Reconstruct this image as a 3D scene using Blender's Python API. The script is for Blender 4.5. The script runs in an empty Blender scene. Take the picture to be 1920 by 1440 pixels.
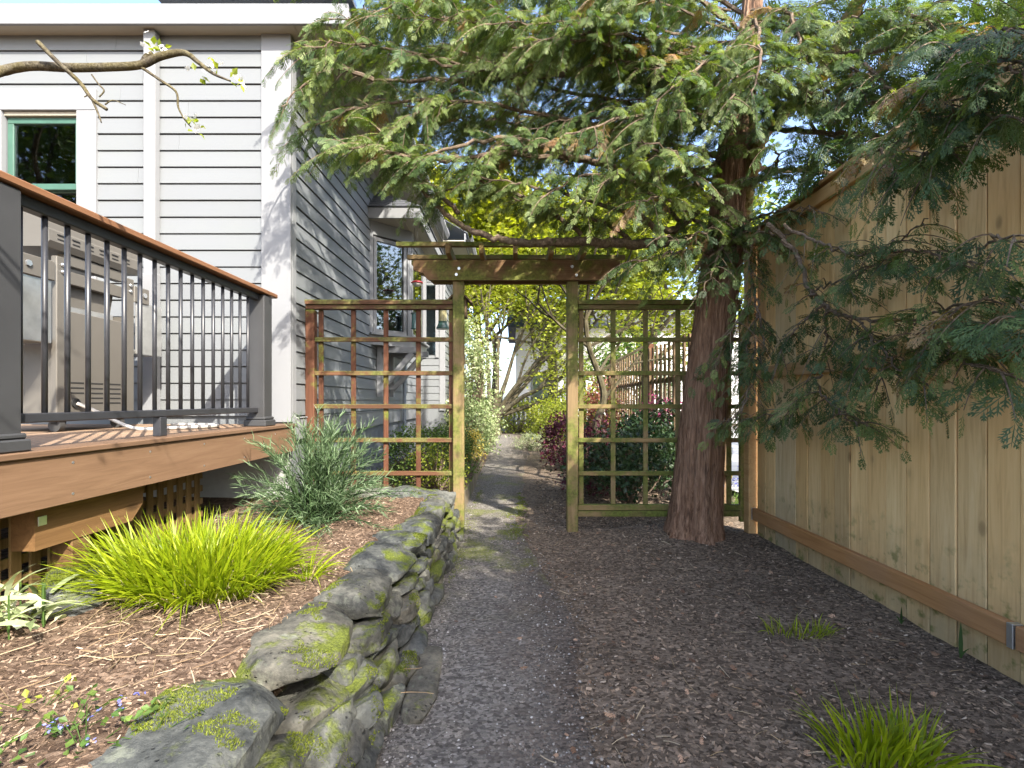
import bpy, math, random
import numpy as np
from mathutils import Vector, Matrix

random.seed(7)
RNG = np.random.default_rng(7)
SC = bpy.context.scene
COL = SC.collection

# ------------------------------------------------------------------ camera, sky, sun, exposure
CAM_Z = 1.09
HORIZON = 751.0           # row of the horizon in the 1920x1440 photograph
FPX = 930.0               # focal length in photograph pixels
cam_d = bpy.data.cameras.new('camera')
cam = bpy.data.objects.new('camera', cam_d)
COL.objects.link(cam)
cam.location = (0, 0, CAM_Z)
cam.rotation_euler = (math.radians(90), 0, 0)
cam_d.sensor_width = 36.0
cam_d.lens = FPX * 36.0 / 1920.0
cam_d.shift_y = (HORIZON - 720.0) / 1920.0
cam_d.clip_start = 0.05
cam_d.clip_end = 500
SC.camera = cam

SUN = Vector((-0.70, 1.0, -1.0)).normalized()      # direction the light travels
sun_d = bpy.data.lights.new('sun', 'SUN')
sun_d.energy = 3.1
sun_d.angle = math.radians(0.55)
sun_d.color = (1.0, 0.93, 0.82)
sun = bpy.data.objects.new('sun', sun_d)
COL.objects.link(sun)
sun.location = (6, -9, 12)
sun.rotation_euler = SUN.to_track_quat('-Z', 'Y').to_euler()

world = bpy.data.worlds.new('World')
SC.world = world
world.use_nodes = True
wn = world.node_tree
for n in list(wn.nodes):
    wn.nodes.remove(n)
sky = wn.nodes.new('ShaderNodeTexSky')
sky.sky_type = 'NISHITA'
sky.sun_disc = False
sky.sun_elevation = math.asin(-SUN.z)
sky.sun_rotation = math.atan2(-SUN.x, -SUN.y)
sky.air_density = 0.8
sky.dust_density = 2.2
sky.ozone_density = 0.7
bg = wn.nodes.new('ShaderNodeBackground')
bg.inputs['Strength'].default_value = 0.15
wo = wn.nodes.new('ShaderNodeOutputWorld')
wn.links.new(sky.outputs['Color'], bg.inputs['Color'])
wn.links.new(bg.outputs['Background'], wo.inputs['Surface'])

vs = SC.view_settings
vs.view_transform = 'Standard'
vs.look = 'None'
vs.exposure = 2.25
vs.gamma = 1.0
vs.use_curve_mapping = False
SC.cycles.max_bounces = 8
SC.cycles.diffuse_bounces = 5
SC.cycles.transmission_bounces = 6
SC.cycles.transparent_max_bounces = 8
SC.cycles.caustics_reflective = False
SC.cycles.caustics_refractive = False


def P(x, y, Y):
    """photograph pixel at a known distance Y -> point in metres"""
    return np.array([(x - 960.0) / FPX * Y, Y, CAM_Z - (y - HORIZON) / FPX * Y])


# ------------------------------------------------------------------ noise in numpy
def _hash(i, j, k, s):
    h = (i * 374761393 + j * 668265263 + k * 2147483647 + s * 974711) & 0xFFFFFFFF
    h = ((h ^ (h >> 13)) * 1274126177) & 0xFFFFFFFF
    h = (h ^ (h >> 16)) & 0xFFFF
    return h / 65535.0


def vnoise(p, seed=0):
    p = np.asarray(p, float)
    f = np.floor(p).astype(np.int64)
    t = p - f
    t = t * t * (3 - 2 * t)
    r = 0
    for a in (0, 1):
        for b in (0, 1):
            for c in (0, 1):
                w = (t[:, 0] if a else 1 - t[:, 0]) * (t[:, 1] if b else 1 - t[:, 1]) * (t[:, 2] if c else 1 - t[:, 2])
                r = r + w * _hash(f[:, 0] + a, f[:, 1] + b, f[:, 2] + c, seed)
    return r


def fbm(p, octaves=4, seed=0, gain=0.5):
    p = np.asarray(p, float)
    r = np.zeros(len(p)); a = 1.0; tot = 0
    for o in range(octaves):
        r += a * (vnoise(p * (2.0 ** o) + 17.3 * o, seed + o) - 0.5)
        tot += a
        a *= gain
    return r / tot * 2


# ------------------------------------------------------------------ objects
WL = {}


def link(o, parent=None, loc=(0, 0, 0)):
    """link an object that stands at world position loc, as a child of parent"""
    COL.objects.link(o)
    loc = np.array(loc, float)
    WL[o.name] = loc
    if parent is not None:
        o.parent = parent
        o.location = loc - WL[parent.name]
    else:
        o.location = loc
    return o


def thing(name, label, cat, loc=(0, 0, 0), group=None, kind=None):
    o = bpy.data.objects.new(name, None)
    o.empty_display_size = 0.1
    link(o, None, loc)
    return tag(o, label, cat, group, kind)


def tag(o, label=None, cat=None, group=None, kind=None):
    if label: o['label'] = label
    if cat: o['category'] = cat
    if group: o['group'] = group
    if kind: o['kind'] = kind
    return o


def mesh_np(name, v, faces, mat=None, smooth=False, tint=None, mats=None, matidx=None):
    """faces: list of int arrays (each (M,3) or (M,4))"""
    me = bpy.data.meshes.new(name)
    v = np.asarray(v, np.float32)
    if not isinstance(faces, (list, tuple)):
        faces = [faces]
    faces = [np.asarray(f, np.int32) for f in faces if len(f)]
    me.vertices.add(len(v))
    me.vertices.foreach_set('co', v.ravel())
    nl = sum(f.size for f in faces)
    npoly = sum(len(f) for f in faces)
    me.loops.add(nl)
    me.polygons.add(npoly)
    me.loops.foreach_set('vertex_index', np.concatenate([f.ravel() for f in faces]))
    sizes = np.concatenate([np.full(len(f), f.shape[1], np.int32) for f in faces])
    starts = np.concatenate([[0], np.cumsum(sizes)[:-1]]).astype(np.int32)
    me.polygons.foreach_set('loop_start', starts)
    me.polygons.foreach_set('use_smooth', np.full(npoly, bool(smooth)))
    if mats:
        for m in mats: me.materials.append(m)
        if matidx is not None:
            me.polygons.foreach_set('material_index', np.asarray(matidx, np.int32))
    elif mat:
        me.materials.append(mat)
    if tint is not None:
        a = me.attributes.new('tint', 'FLOAT_COLOR', 'POINT')
        c = np.ones((len(v), 4), np.float32)
        tint = np.asarray(tint, np.float32)
        if tint.ndim == 1:
            c[:, 0] = tint; c[:, 1] = tint; c[:, 2] = tint
        else:
            c[:, :tint.shape[1]] = tint
        a.data.foreach_set('color', c.ravel())
    me.update(calc_edges=True)
    me.validate()
    return me


def add(name, v, faces, mat, parent=None, loc=None, smooth=False, tint=None):
    """mesh object; v in world metres; loc = object origin in world"""
    v = np.asarray(v, float)
    if loc is None:
        loc = WL[parent.name] if parent is not None else np.zeros(3)
    o = bpy.data.objects.new(name, mesh_np(name, v - np.asarray(loc, float), faces, mat, smooth, tint))
    return link(o, parent, loc)


_box_cache = {}


def cbox_mesh(sx, sy, sz, b, mat):
    """box with chamfered edges: 24 vertices, 44 triangles"""
    key = (round(sx, 4), round(sy, 4), round(sz, 4), round(b, 4), mat.name)
    if key in _box_cache:
        return _box_cache[key]
    h = np.array([sx, sy, sz]) / 2
    b = min(b, h.min() * 0.8)
    vs_, idx = [], {}
    for cx in (-1, 1):
        for cy in (-1, 1):
            for cz in (-1, 1):
                s = np.array([cx, cy, cz])
                for ax in range(3):
                    q = s * (h - b)
                    q[ax] = s[ax] * h[ax]
                    idx[(cx, cy, cz, ax)] = len(vs_)
                    vs_.append(q)
    F4, F3 = [], []
    for ax in range(3):
        u, w = [(1, 2), (2, 0), (0, 1)][ax]
        for s in (-1, 1):
            c = []
            for (a, d) in ((-1, -1), (1, -1), (1, 1), (-1, 1)):
                t = [0, 0, 0]; t[ax] = s; t[u] = a; t[w] = d
                c.append(idx[(t[0], t[1], t[2], ax)])
            F4.append(c if s > 0 else c[::-1])
    for ax in range(3):                       # edges parallel to ax
        u, w = [(1, 2), (2, 0), (0, 1)][ax]
        for a in (-1, 1):
            for d in (-1, 1):
                def k(e, face):
                    t = [0, 0, 0]; t[ax] = e; t[u] = a; t[w] = d
                    return idx[(t[0], t[1], t[2], face)]
                q = [k(-1, u), k(1, u), k(1, w), k(-1, w)]
                F4.append(q if a * d < 0 else q[::-1])
    for cx in (-1, 1):
        for cy in (-1, 1):
            for cz in (-1, 1):
                t = [idx[(cx, cy, cz, i)] for i in range(3)]
                F3.append(t if cx * cy * cz > 0 else t[::-1])
    me = mesh_np('box', np.array(vs_), [np.array(F4), np.array(F3)], mat)
    _box_cache[key] = me
    return me


def box(name, mn, mx, mat, parent=None, b=0.003, rot=None):
    mn = np.array(mn, float); mx = np.array(mx, float)
    lo = np.minimum(mn, mx); hi = np.maximum(mn, mx)
    s = hi - lo
    o = bpy.data.objects.new(name, cbox_mesh(s[0], s[1], s[2], b, mat))
    link(o, parent, (lo + hi) / 2)
    if rot: o.rotation_euler = rot
    return o


def beam(name, p0, p1, w, h, mat, parent=None, up=(0, 0, 1), b=0.003):
    """squared timber from p0 to p1, width w (sideways), height h (along up)"""
    p0 = np.array(p0, float); p1 = np.array(p1, float)
    d = p1 - p0
    L = np.linalg.norm(d)
    o = bpy.data.objects.new(name, cbox_mesh(w, L, h, b, mat))
    y = Vector(d / L); x = y.cross(Vector(up)).normalized(); z = x.cross(y)
    link(o, parent, (p0 + p1) / 2)
    o.rotation_euler = Matrix((x, y, z)).transposed().to_euler()
    return o


def quads_grid(nu, nv, off=0, wrap_u=False):
    """vertex (i,j) at i + j*nu"""
    i = np.arange(nu if wrap_u else nu - 1)
    j = np.arange(nv - 1)
    I, J = np.meshgrid(i, j)
    I = I.ravel(); J = J.ravel()
    I2 = (I + 1) % nu
    return np.stack([I + J * nu, I2 + J * nu, I2 + (J + 1) * nu, I + (J + 1) * nu], 1) + off


def smooth_path(pts, n):
    """Catmull-Rom through pts, n samples per span"""
    pts = np.asarray(pts, float)
    if len(pts) < 3:
        t = np.linspace(0, 1, n + 1)[:, None]
        return pts[0] * (1 - t) + pts[-1] * t
    q = np.vstack([2 * pts[0] - pts[1], pts, 2 * pts[-1] - pts[-2]])
    out = []
    for i in range(1, len(q) - 2):
        t = np.linspace(0, 1, n, endpoint=False)[:, None]
        a, b_, c, d = q[i - 1], q[i], q[i + 1], q[i + 2]
        out.append(0.5 * ((2 * b_) + (-a + c) * t + (2 * a - 5 * b_ + 4 * c - d) * t ** 2 + (-a + 3 * b_ - 3 * c + d) * t ** 3))
    out.append(q[-2][None])
    return np.vstack(out)


class MB:
    """collects geometry for ONE mesh object"""
    def __init__(self):
        self.v, self.f3, self.f4, self.t, self.n = [], [], [], [], 0

    def put(self, v, f4=None, f3=None, tint=1.0):
        v = np.asarray(v, float)
        if f4 is not None and len(f4): self.f4.append(np.asarray(f4) + self.n)
        if f3 is not None and len(f3): self.f3.append(np.asarray(f3) + self.n)
        self.v.append(v)
        t = np.asarray(tint, float)
        if t.ndim == 0: t = np.full((len(v), 3), float(t))
        elif t.ndim == 1 and len(t) == 3 and len(v) != 3: t = np.tile(t, (len(v), 1))
        elif t.ndim == 1: t = np.stack([t] * 3, 1)
        self.t.append(t)
        self.n += len(v)

    def tube(self, pts, r, seg=8, tint=1.0, cap=True):
        pts = np.asarray(pts, float)
        n = len(pts)
        r = np.broadcast_to(np.asarray(r, float), (n,))
        d = np.gradient(pts, axis=0)
        d /= np.linalg.norm(d, axis=1)[:, None] + 1e-9
        ref = np.array([0.13, 0.21, 1.0]) if abs(d[:, 2]).mean() < 0.8 else np.array([1.0, 0.2, 0.1])
        a = np.cross(d, ref); a /= np.linalg.norm(a, axis=1)[:, None] + 1e-9
        b = np.cross(d, a)
        th = np.linspace(0, 2 * np.pi, seg, endpoint=False)
        v = (pts[:, None, :] + r[:, None, None] * (np.cos(th)[None, :, None] * a[:, None, :] + np.sin(th)[None, :, None] * b[:, None, :])).reshape(-1, 3)
        f4 = quads_grid(seg, n, 0, True)[:, ::-1]
        f3 = []
        if cap:
            v = np.vstack([v, pts[0], pts[-1]])
            for k in range(seg):
                f3.append([n * seg, k, (k + 1) % seg])
                f3.append([n * seg + 1, (n - 1) * seg + (k + 1) % seg, (n - 1) * seg + k])
        self.put(v, f4, np.array(f3) if f3 else None, tint)

    def inst(self, tv, tf4, tf3, pos, X, Y, Z, tint):
        """copies of a template: columns X,Y,Z (N,3) are the scaled axes, pos (N,3), tint (N,3)"""
        N = len(pos)
        if N == 0: return
        v = pos[:, None, :] + tv[None, :, 0, None] * X[:, None, :] + tv[None, :, 1, None] * Y[:, None, :] + tv[None, :, 2, None] * Z[:, None, :]
        k = len(tv)
        off = (np.arange(N) * k)[:, None, None]
        f4 = (tf4[None] + off).reshape(-1, 4) if tf4 is not None else None
        f3 = (tf3[None] + off).reshape(-1, 3) if tf3 is not None else None
        self.put(v.reshape(-1, 3), f4, f3, np.repeat(np.asarray(tint, float), k, 0))

    def lathe(self, prof, c=(0, 0, 0), seg=20, tint=1.0):
        """prof: (r,z) pairs"""
        prof = np.asarray(prof, float)
        th = np.linspace(0, 2 * np.pi, seg, endpoint=False)
        v = np.stack([np.outer(prof[:, 0], np.cos(th)), np.outer(prof[:, 0], np.sin(th)), np.outer(prof[:, 1], np.ones(seg))], -1).reshape(-1, 3)
        self.put(v + np.array(c), quads_grid(seg, len(prof), 0, True), None, tint)

    def prism(self, poly, axis, a, b, tint=1.0):
        """closed polygon (list of 2D points, counter-clockwise) extruded along axis from a to b"""
        k = len(poly)
        o = [i for i in range(3) if i != axis]
        v = np.zeros((2 * k, 3))
        for i, (p, q) in enumerate(poly):
            v[i, o[0]] = p; v[i, o[1]] = q; v[i, axis] = a
            v[k + i, o[0]] = p; v[k + i, o[1]] = q; v[k + i, axis] = b
        f4 = [[i, (i + 1) % k, k + (i + 1) % k, k + i] for i in range(k)]
        f3 = []
        for i in range(1, k - 1):
            f3.append([0, i + 1, i]); f3.append([k, k + i, k + i + 1])
        self.put(v, f4, f3, tint)

    def box(self, mn, mx, tint=1.0):
        x0, y0, z0 = mn; x1, y1, z1 = mx
        v = [(x0, y0, z0), (x1, y0, z0), (x1, y1, z0), (x0, y1, z0), (x0, y0, z1), (x1, y0, z1), (x1, y1, z1), (x0, y1, z1)]
        self.put(v, [[0, 3, 2, 1], [4, 5, 6, 7], [0, 1, 5, 4], [1, 2, 6, 5], [2, 3, 7, 6], [3, 0, 4, 7]], None, tint)

    def build(self, name, mat, parent=None, loc=None, smooth=False):
        v = np.vstack(self.v)
        fs = []
        if self.f4: fs.append(np.vstack(self.f4))
        if self.f3: fs.append(np.vstack(self.f3))
        return add(name, v, fs, mat, parent, loc, smooth, np.vstack(self.t))


def unit(a):
    a = np.asarray(a, float)
    return a / (np.linalg.norm(a, axis=-1, keepdims=True) + 1e-9)


# ------------------------------------------------------------------ materials
class NT:
    def __init__(self, name):
        self.m = bpy.data.materials.new(name)
        self.m.use_nodes = True
        self.t = self.m.node_tree
        self.b = self.t.nodes['Principled BSDF']
        self.out = self.t.nodes['Material Output']

    def n(self, typ, **kw):
        x = self.t.nodes.new(typ)
        for k, v in kw.items(): setattr(x, k, v)
        return x

    def l(self, a, b):
        self.t.links.new(a, b)

    def setin(self, sock, v):
        if hasattr(v, 'is_output'): self.l(v, sock)
        else: sock.default_value = v

    def pos(self, scale=(1, 1, 1), rnd=0.0, obj=False):
        if obj: src = self.n('ShaderNodeTexCoord').outputs['Object']
        else: src = self.n('ShaderNodeNewGeometry').outputs['Position']
        if rnd:
            oi = self.n('ShaderNodeObjectInfo')
            m = self.n('ShaderNodeVectorMath', operation='MULTIPLY_ADD')
            c = self.n('ShaderNodeCombineXYZ')
            for i in range(3): self.l(oi.outputs['Random'], c.inputs[i])
            self.l(c.outputs[0], m.inputs[0]); m.inputs[1].default_value = (rnd, rnd * 1.7, rnd * 0.6); self.l(src, m.inputs[2])
            src = m.outputs[0]
        mp = self.n('ShaderNodeMapping')
        mp.inputs['Scale'].default_value = scale
        self.l(src, mp.inputs['Vector'])
        return mp.outputs[0]

    def noise(self, vec, scale, detail=4, rough=0.55, dist=0.0):
        x = self.n('ShaderNodeTexNoise')
        self.l(vec, x.inputs['Vector'])
        x.inputs['Scale'].default_value = scale
        x.inputs['Detail'].default_value = detail
        x.inputs['Roughness'].default_value = rough
        x.inputs['Distortion'].default_value = dist
        return x.outputs['Fac']

    def voro(self, vec, scale, feature='F1', rand=1.0, out='Distance'):
        x = self.n('ShaderNodeTexVoronoi', feature=feature)
        self.l(vec, x.inputs['Vector'])
        x.inputs['Scale'].default_value = scale
        x.inputs['Randomness'].default_value = rand
        return x.outputs[out]

    def ramp(self, fac, stops, mode='LINEAR'):
        x = self.n('ShaderNodeValToRGB')
        x.color_ramp.interpolation = mode
        e = x.color_ramp.elements
        while len(e) < len(stops): e.new(0.5)
        for el, (p, c) in zip(e, stops):
            el.position = p
            el.color = (c, c, c, 1) if isinstance(c, (int, float)) else tuple(c) + (1,)
        self.setin(x.inputs['Fac'], fac)
        return x.outputs['Color']

    def mix(self, f, a, b, mode='MIX'):
        x = self.n('ShaderNodeMix', data_type='RGBA', blend_type=mode)
        self.setin(x.inputs[0], f)
        for s, v in ((x.inputs[6], a), (x.inputs[7], b)):
            if isinstance(v, tuple) and len(v) == 3: v = v + (1,)
            self.setin(s, v)
        return x.outputs[2]

    def math(self, op, a, b=0.5, clamp=False):
        x = self.n('ShaderNodeMath', operation=op, use_clamp=clamp)
        self.setin(x.inputs[0], a); self.setin(x.inputs[1], b)
        return x.outputs[0]

    def sep(self, vec):
        x = self.n('ShaderNodeSeparateXYZ'); self.l(vec, x.inputs[0]); return x.outputs

    def rnd(self):
        return self.n('ShaderNodeObjectInfo').outputs['Random']

    def attr(self, name='tint'):
        return self.n('ShaderNodeAttribute', attribute_name=name).outputs['Color']

    def bump(self, h, strength=0.4, dist=0.01):
        x = self.n('ShaderNodeBump')
        x.inputs['Strength'].default_value = strength
        x.inputs['Distance'].default_value = dist
        self.l(h, x.inputs['Height'])
        self.l(x.outputs[0], self.b.inputs['Normal'])
        return x.outputs[0]

    def done(self, color, rough=0.7, spec=0.3, metal=0.0):
        if isinstance(color, tuple) and len(color) == 3: color = color + (1,)
        self.setin(self.b.inputs['Base Color'], color)
        self.setin(self.b.inputs['Roughness'], rough)
        self.b.inputs['Specular IOR Level'].default_value = spec
        self.b.inputs['Metallic'].default_value = metal
        return self.m


def mat_paint(name, col, rough=0.5, dirt=0.12, warm=(0.30, 0.31, 0.26), rnd=0.05):
    t = NT(name)
    p = t.pos((1, 1, 1), 11)
    n1 = t.noise(p, 2.3, 5, 0.6)
    n2 = t.noise(t.pos((1.5, 1.5, 14), 5), 6, 4)
    c = t.mix(t.math('MULTIPLY', t.ramp(n1, [(0.45, 0.0), (0.8, 1.0)]), dirt * 2), col, warm)
    v = t.math('ADD', t.math('MULTIPLY', t.rnd(), rnd), 1 - rnd / 2)
    c = t.mix(1.0, c, v, 'MULTIPLY')
    t.bump(n2, 0.10, 0.004)
    return t.done(c, rough, 0.35)


def mat_wood(name, cols, grain=(30, 30, 1.2), rough=0.75, knots=True, knot_flat=None, moss=0.0, moss_col=(0.10, 0.14, 0.02), grey=0.0, low_stain=0.0, bumpy=0.25, axis='z', boards=False):
    """cols: dark, mid, light; grain stretched along one axis"""
    t = NT(name)
    sc = {'z': (1, 1, 0.06), 'y': (1, 0.06, 1), 'x': (0.06, 1, 1)}[axis]
    p = t.pos((1, 1, 1), 23)
    ps = t.n('ShaderNodeMapping'); ps.inputs['Scale'].default_value = sc; t.l(p, ps.inputs['Vector']); ps = ps.outputs[0]
    warp = t.noise(ps, 3.0, 3, 0.5, 0.6)
    g = t.noise(ps, 42, 6, 0.62, 0.9)
    c = t.ramp(g, [(0.25, cols[0]), (0.5, cols[1]), (0.78, cols[2])])
    c = t.mix(t.math('MULTIPLY', t.ramp(warp, [(0.35, 0.0), (0.7, 1.0)]), 0.45), c, cols[0])
    r = t.rnd()
    tone = t.ramp(r, [(0.0, (0.72, 0.70, 0.66)), (0.35, (1.0, 0.97, 0.92)), (0.7, (1.12, 1.06, 0.98)), (1.0, (0.86, 0.84, 0.84))])
    if boards:
        tone = t.ramp(r, [(0.0, (0.80, 0.75, 0.68)), (0.16, (1.02, 0.98, 0.92)), (0.36, (1.14, 1.05, 0.92)), (0.52, (0.88, 0.92, 1.0)), (0.66, (1.08, 0.98, 0.80)), (0.82, (0.90, 0.82, 0.70)), (0.92, (1.16, 1.12, 1.04))], 'CONSTANT')
    c = t.mix(1.0, c, tone, 'MULTIPLY')
    if knots:
        kp = t.n('ShaderNodeMapping'); kp.inputs['Scale'].default_value = knot_flat or {'z': (1, 1, 0.45), 'y': (1, 0.45, 1), 'x': (0.45, 1, 1)}[axis]
        t.l(p, kp.inputs['Vector'])
        d = t.voro(kp.outputs[0], 5.5 if knot_flat else 5.0)
        k = t.ramp(d, [(0.03, 1.0), (0.075, 0.75), (0.11, 0.2), (0.24, 0.0)])
        k = t.math('MULTIPLY', k, t.ramp(t.noise(kp.outputs[0], 1.7, 2), [(0.44, 0.0), (0.5, 1.0)])) if knot_flat else k
        c = t.mix(t.math('MULTIPLY', k, 0.75), c, tuple(x * 0.35 for x in cols[0]))
    if grey:
        gn = t.noise(p, 1.7, 4, 0.6)
        c = t.mix(t.math('MULTIPLY', t.ramp(gn, [(0.42, 0.0), (0.7, 1.0)]), grey), c, (0.27, 0.26, 0.24))
    if low_stain:
        z = t.sep(t.n('ShaderNodeNewGeometry').outputs['Position'])[2]
        zz = t.math('ADD', z, t.math('MULTIPLY', t.noise(p, 9, 4), 0.5))
        f = t.ramp(zz, [(0.25, 1.0), (0.72, 0.0)])
        c = t.mix(t.math('MULTIPLY', f, low_stain), c, (0.15, 0.135, 0.09))
        gz = t.noise(p, 14, 3, 0.6)
        f2 = t.math('MULTIPLY', t.ramp(gz, [(0.55, 0.0), (0.68, 1.0)]), t.ramp(zz, [(0.42, 1.0), (0.75, 0.0)]))
        c = t.mix(t.math('MULTIPLY', f2, 0.8), c, (0.12, 0.14, 0.035))
    if moss:
        nz = t.sep(t.n('ShaderNodeNewGeometry').outputs['Normal'])[2]
        mn = t.noise(t.pos((1, 1, 1), 3), 3.2, 6, 0.68)
        f = t.math('ADD', mn, t.math('MULTIPLY', nz, 0.16))
        f = t.ramp(f, [(0.60 - 0.22 * moss, 0.0), (0.72 - 0.18 * moss, 1.0)])
        mc = t.ramp(t.noise(t.pos((1, 1, 1)), 55, 3), [(0.3, tuple(x * 0.6 for x in moss_col)), (0.7, tuple(x * 1.5 for x in moss_col))])
        c = t.mix(t.math('MULTIPLY', f, 0.88), c, mc)
    t.bump(g, bumpy, 0.006)
    return t.done(c, rough, 0.2)


def mat_leaf(name, cols, trans=0.35, rough=0.55, tint_mix=True, spec=0.35, tcol=None):
    """leaf with light passing through; the per-leaf tint picks a colour along cols"""
    t = NT(name)
    a = t.attr()
    s = t.n('ShaderNodeSeparateColor'); t.l(a, s.inputs[0])
    c = t.ramp(s.outputs[0], [(i / (len(cols) - 1), k) for i, k in enumerate(cols)])
    c = t.mix(1.0, c, t.math('ADD', t.math('MULTIPLY', s.outputs[1], 0.7), 0.65), 'MULTIPLY')
    m = t.done(c, rough, spec)
    tr = t.n('ShaderNodeBsdfTranslucent')
    tc = t.mix(1.0, c, tcol or (1.5, 1.6, 0.55), 'MULTIPLY')
    t.l(tc, tr.inputs['Color'])
    mx = t.n('ShaderNodeMixShader')
    mx.inputs[0].default_value = trans
    t.l(t.b.outputs[0], mx.inputs[1]); t.l(tr.outputs[0], mx.inputs[2])
    t.l(mx.outputs[0], t.out.inputs['Surface'])
    return m


def mat_simple(name, col, rough=0.5, metal=0.0, spec=0.5, var=0.0, scale=8.0, bump=0.0):
    t = NT(name)
    c = col
    if var or bump:
        n = t.noise(t.pos((1, 1, 1), 7), scale, 5, 0.6)
        if var:
            c = t.mix(t.ramp(n, [(0.3, 0.0), (0.75, 1.0)]), tuple(x * (1 - var) for x in col), tuple(min(1, x * (1 + var)) for x in col))
        if bump: t.bump(n, bump, 0.004)
    return t.done(c, rough, spec, metal)


def mat_glass(name, tint=(0.03, 0.04, 0.045)):
    t = NT(name)
    m = t.done(tint, 0.04, 0.9)
    t.b.inputs['Coat Weight'].default_value = 0.6
    t.b.inputs['Coat Roughness'].default_value = 0.02
    n = t.noise(t.pos((1, 1, 1)), 1.6, 2, 0.5)
    t.bump(n, 0.035, 0.03)
    return m


# real glass: see-through pane with a mirror-like reflection
def mat_pane(name):
    t = NT(name)
    gl = t.n('ShaderNodeBsdfGlossy'); gl.inputs['Roughness'].default_value = 0.02; gl.inputs['Color'].default_value = (0.95, 0.97, 1, 1)
    tr = t.n('ShaderNodeBsdfTransparent'); tr.inputs['Color'].default_value = (0.80, 0.86, 0.85, 1)
    fr = t.n('ShaderNodeFresnel'); fr.inputs['IOR'].default_value = 1.5
    nz = t.noise(t.pos((1, 1, 1)), 1.3, 2, 0.5)
    bm = t.n('ShaderNodeBump'); bm.inputs['Strength'].default_value = 0.05; bm.inputs['Distance'].default_value = 0.03
    t.l(nz, bm.inputs['Height']); t.l(bm.outputs[0], gl.inputs['Normal'])
    mx = t.n('ShaderNodeMixShader')
    t.l(t.math('ADD', fr.outputs[0], 0.05), mx.inputs[0]); t.l(tr.outputs[0], mx.inputs[1]); t.l(gl.outputs[0], mx.inputs[2])
    t.l(mx.outputs[0], t.out.inputs['Surface'])
    return t.m


SIDING = mat_paint('siding_paint', (0.150, 0.160, 0.168), 0.55, 0.10, (0.165, 0.185, 0.155))
TRIM = mat_paint('trim_paint', (0.20, 0.206, 0.215), 0.5, 0.06, (0.30, 0.31, 0.29), 0.03)
SOFFIT = mat_paint('soffit_paint', (0.38, 0.35, 0.285), 0.6, 0.08, (0.30, 0.27, 0.21))
SASH = mat_simple('green_sash_paint', (0.045, 0.105, 0.078), 0.45, var=0.12)
PANE = mat_pane('window_glass')
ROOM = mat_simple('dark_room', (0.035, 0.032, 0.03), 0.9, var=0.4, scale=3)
CONCRETE = mat_simple('foundation_concrete', (0.30, 0.30, 0.295), 0.85, var=0.18, scale=6, bump=0.4)
DARKCONC = mat_simple('dark_concrete', (0.13, 0.14, 0.15), 0.85, var=0.25, scale=5, bump=0.4)  # darker grey than the front foundation
SHINGLE = mat_simple('asphalt_shingle', (0.07, 0.075, 0.085), 0.9, var=0.35, scale=60, bump=0.5)
DECK = mat_wood('composite_deck', ((0.115, 0.071, 0.044), (0.15, 0.095, 0.060), (0.185, 0.122, 0.079)), knots=False, rough=0.6, axis='y', bumpy=0.12)
DECKX = mat_wood('composite_deck_boards', ((0.19, 0.13, 0.09), (0.25, 0.18, 0.13), (0.29, 0.215, 0.155)), knots=False, rough=0.65, axis='x', bumpy=0.15)
CAP = mat_wood('composite_cap_rail', ((0.125, 0.062, 0.034), (0.165, 0.085, 0.047), (0.20, 0.108, 0.063)), knots=False, rough=0.5, axis='y', bumpy=0.1)
DARKMETAL = mat_simple('charcoal_powder_coat', (0.026, 0.027, 0.031), 0.38, 0.0, 0.5, var=0.12, scale=30, bump=0.05)
POSTGREY = mat_simple('charcoal_post_sleeve', (0.038, 0.039, 0.041), 0.55, 0.0, 0.4, var=0.15, scale=4, bump=0.04)
FIR = mat_wood('fir_beam', ((0.085, 0.047, 0.020), (0.145, 0.084, 0.037), (0.20, 0.125, 0.06)), axis='y', moss=0.0)
LATT = mat_wood('lattice_wood', ((0.085, 0.055, 0.022), (0.16, 0.11, 0.047), (0.22, 0.155, 0.07)), axis='z', moss=0.12)
FENCE = mat_wood('fence_cedar', ((0.49, 0.32, 0.15), (0.69, 0.505, 0.265), (0.77, 0.60, 0.35)), axis='z', low_stain=0.5, bumpy=0.15, boards=True, knot_flat=(0, 1, 0.5))
FENCERAIL = mat_wood('fence_rail_fir', ((0.36, 0.21, 0.09), (0.50, 0.33, 0.16), (0.56, 0.40, 0.22)), axis='y', bumpy=0.15)
TREATED = mat_wood('treated_rail', ((0.27, 0.13, 0.05), (0.40, 0.21, 0.085), (0.47, 0.26, 0.115)), axis='y', grey=0.12, bumpy=0.2)
REDWOOD = mat_wood('trellis_redwood', ((0.06, 0.024, 0.014), (0.105, 0.046, 0.027), (0.155, 0.075, 0.046)), axis='z', moss=0.30, knots=False)
REDWOODX = mat_wood('trellis_redwood_rail', ((0.065, 0.030, 0.017), (0.11, 0.055, 0.031), (0.165, 0.09, 0.054)), axis='x', moss=0.66, knots=False, moss_col=(0.115, 0.125, 0.035))
MOSSZ = mat_wood('mossy_post', ((0.13, 0.095, 0.05), (0.22, 0.16, 0.085), (0.30, 0.22, 0.12)), axis='z', moss=0.85, moss_col=(0.095, 0.112, 0.022))
MOSSX = mat_wood('mossy_rail', ((0.13, 0.09, 0.045), (0.21, 0.15, 0.075), (0.28, 0.20, 0.11)), axis='x', moss=0.92, moss_col=(0.075, 0.098, 0.016))
MOSSY = mat_wood('mossy_rafter', ((0.14, 0.09, 0.04), (0.24, 0.16, 0.08), (0.30, 0.21, 0.11)), axis='y', moss=0.75, moss_col=(0.09, 0.115, 0.018))
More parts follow.
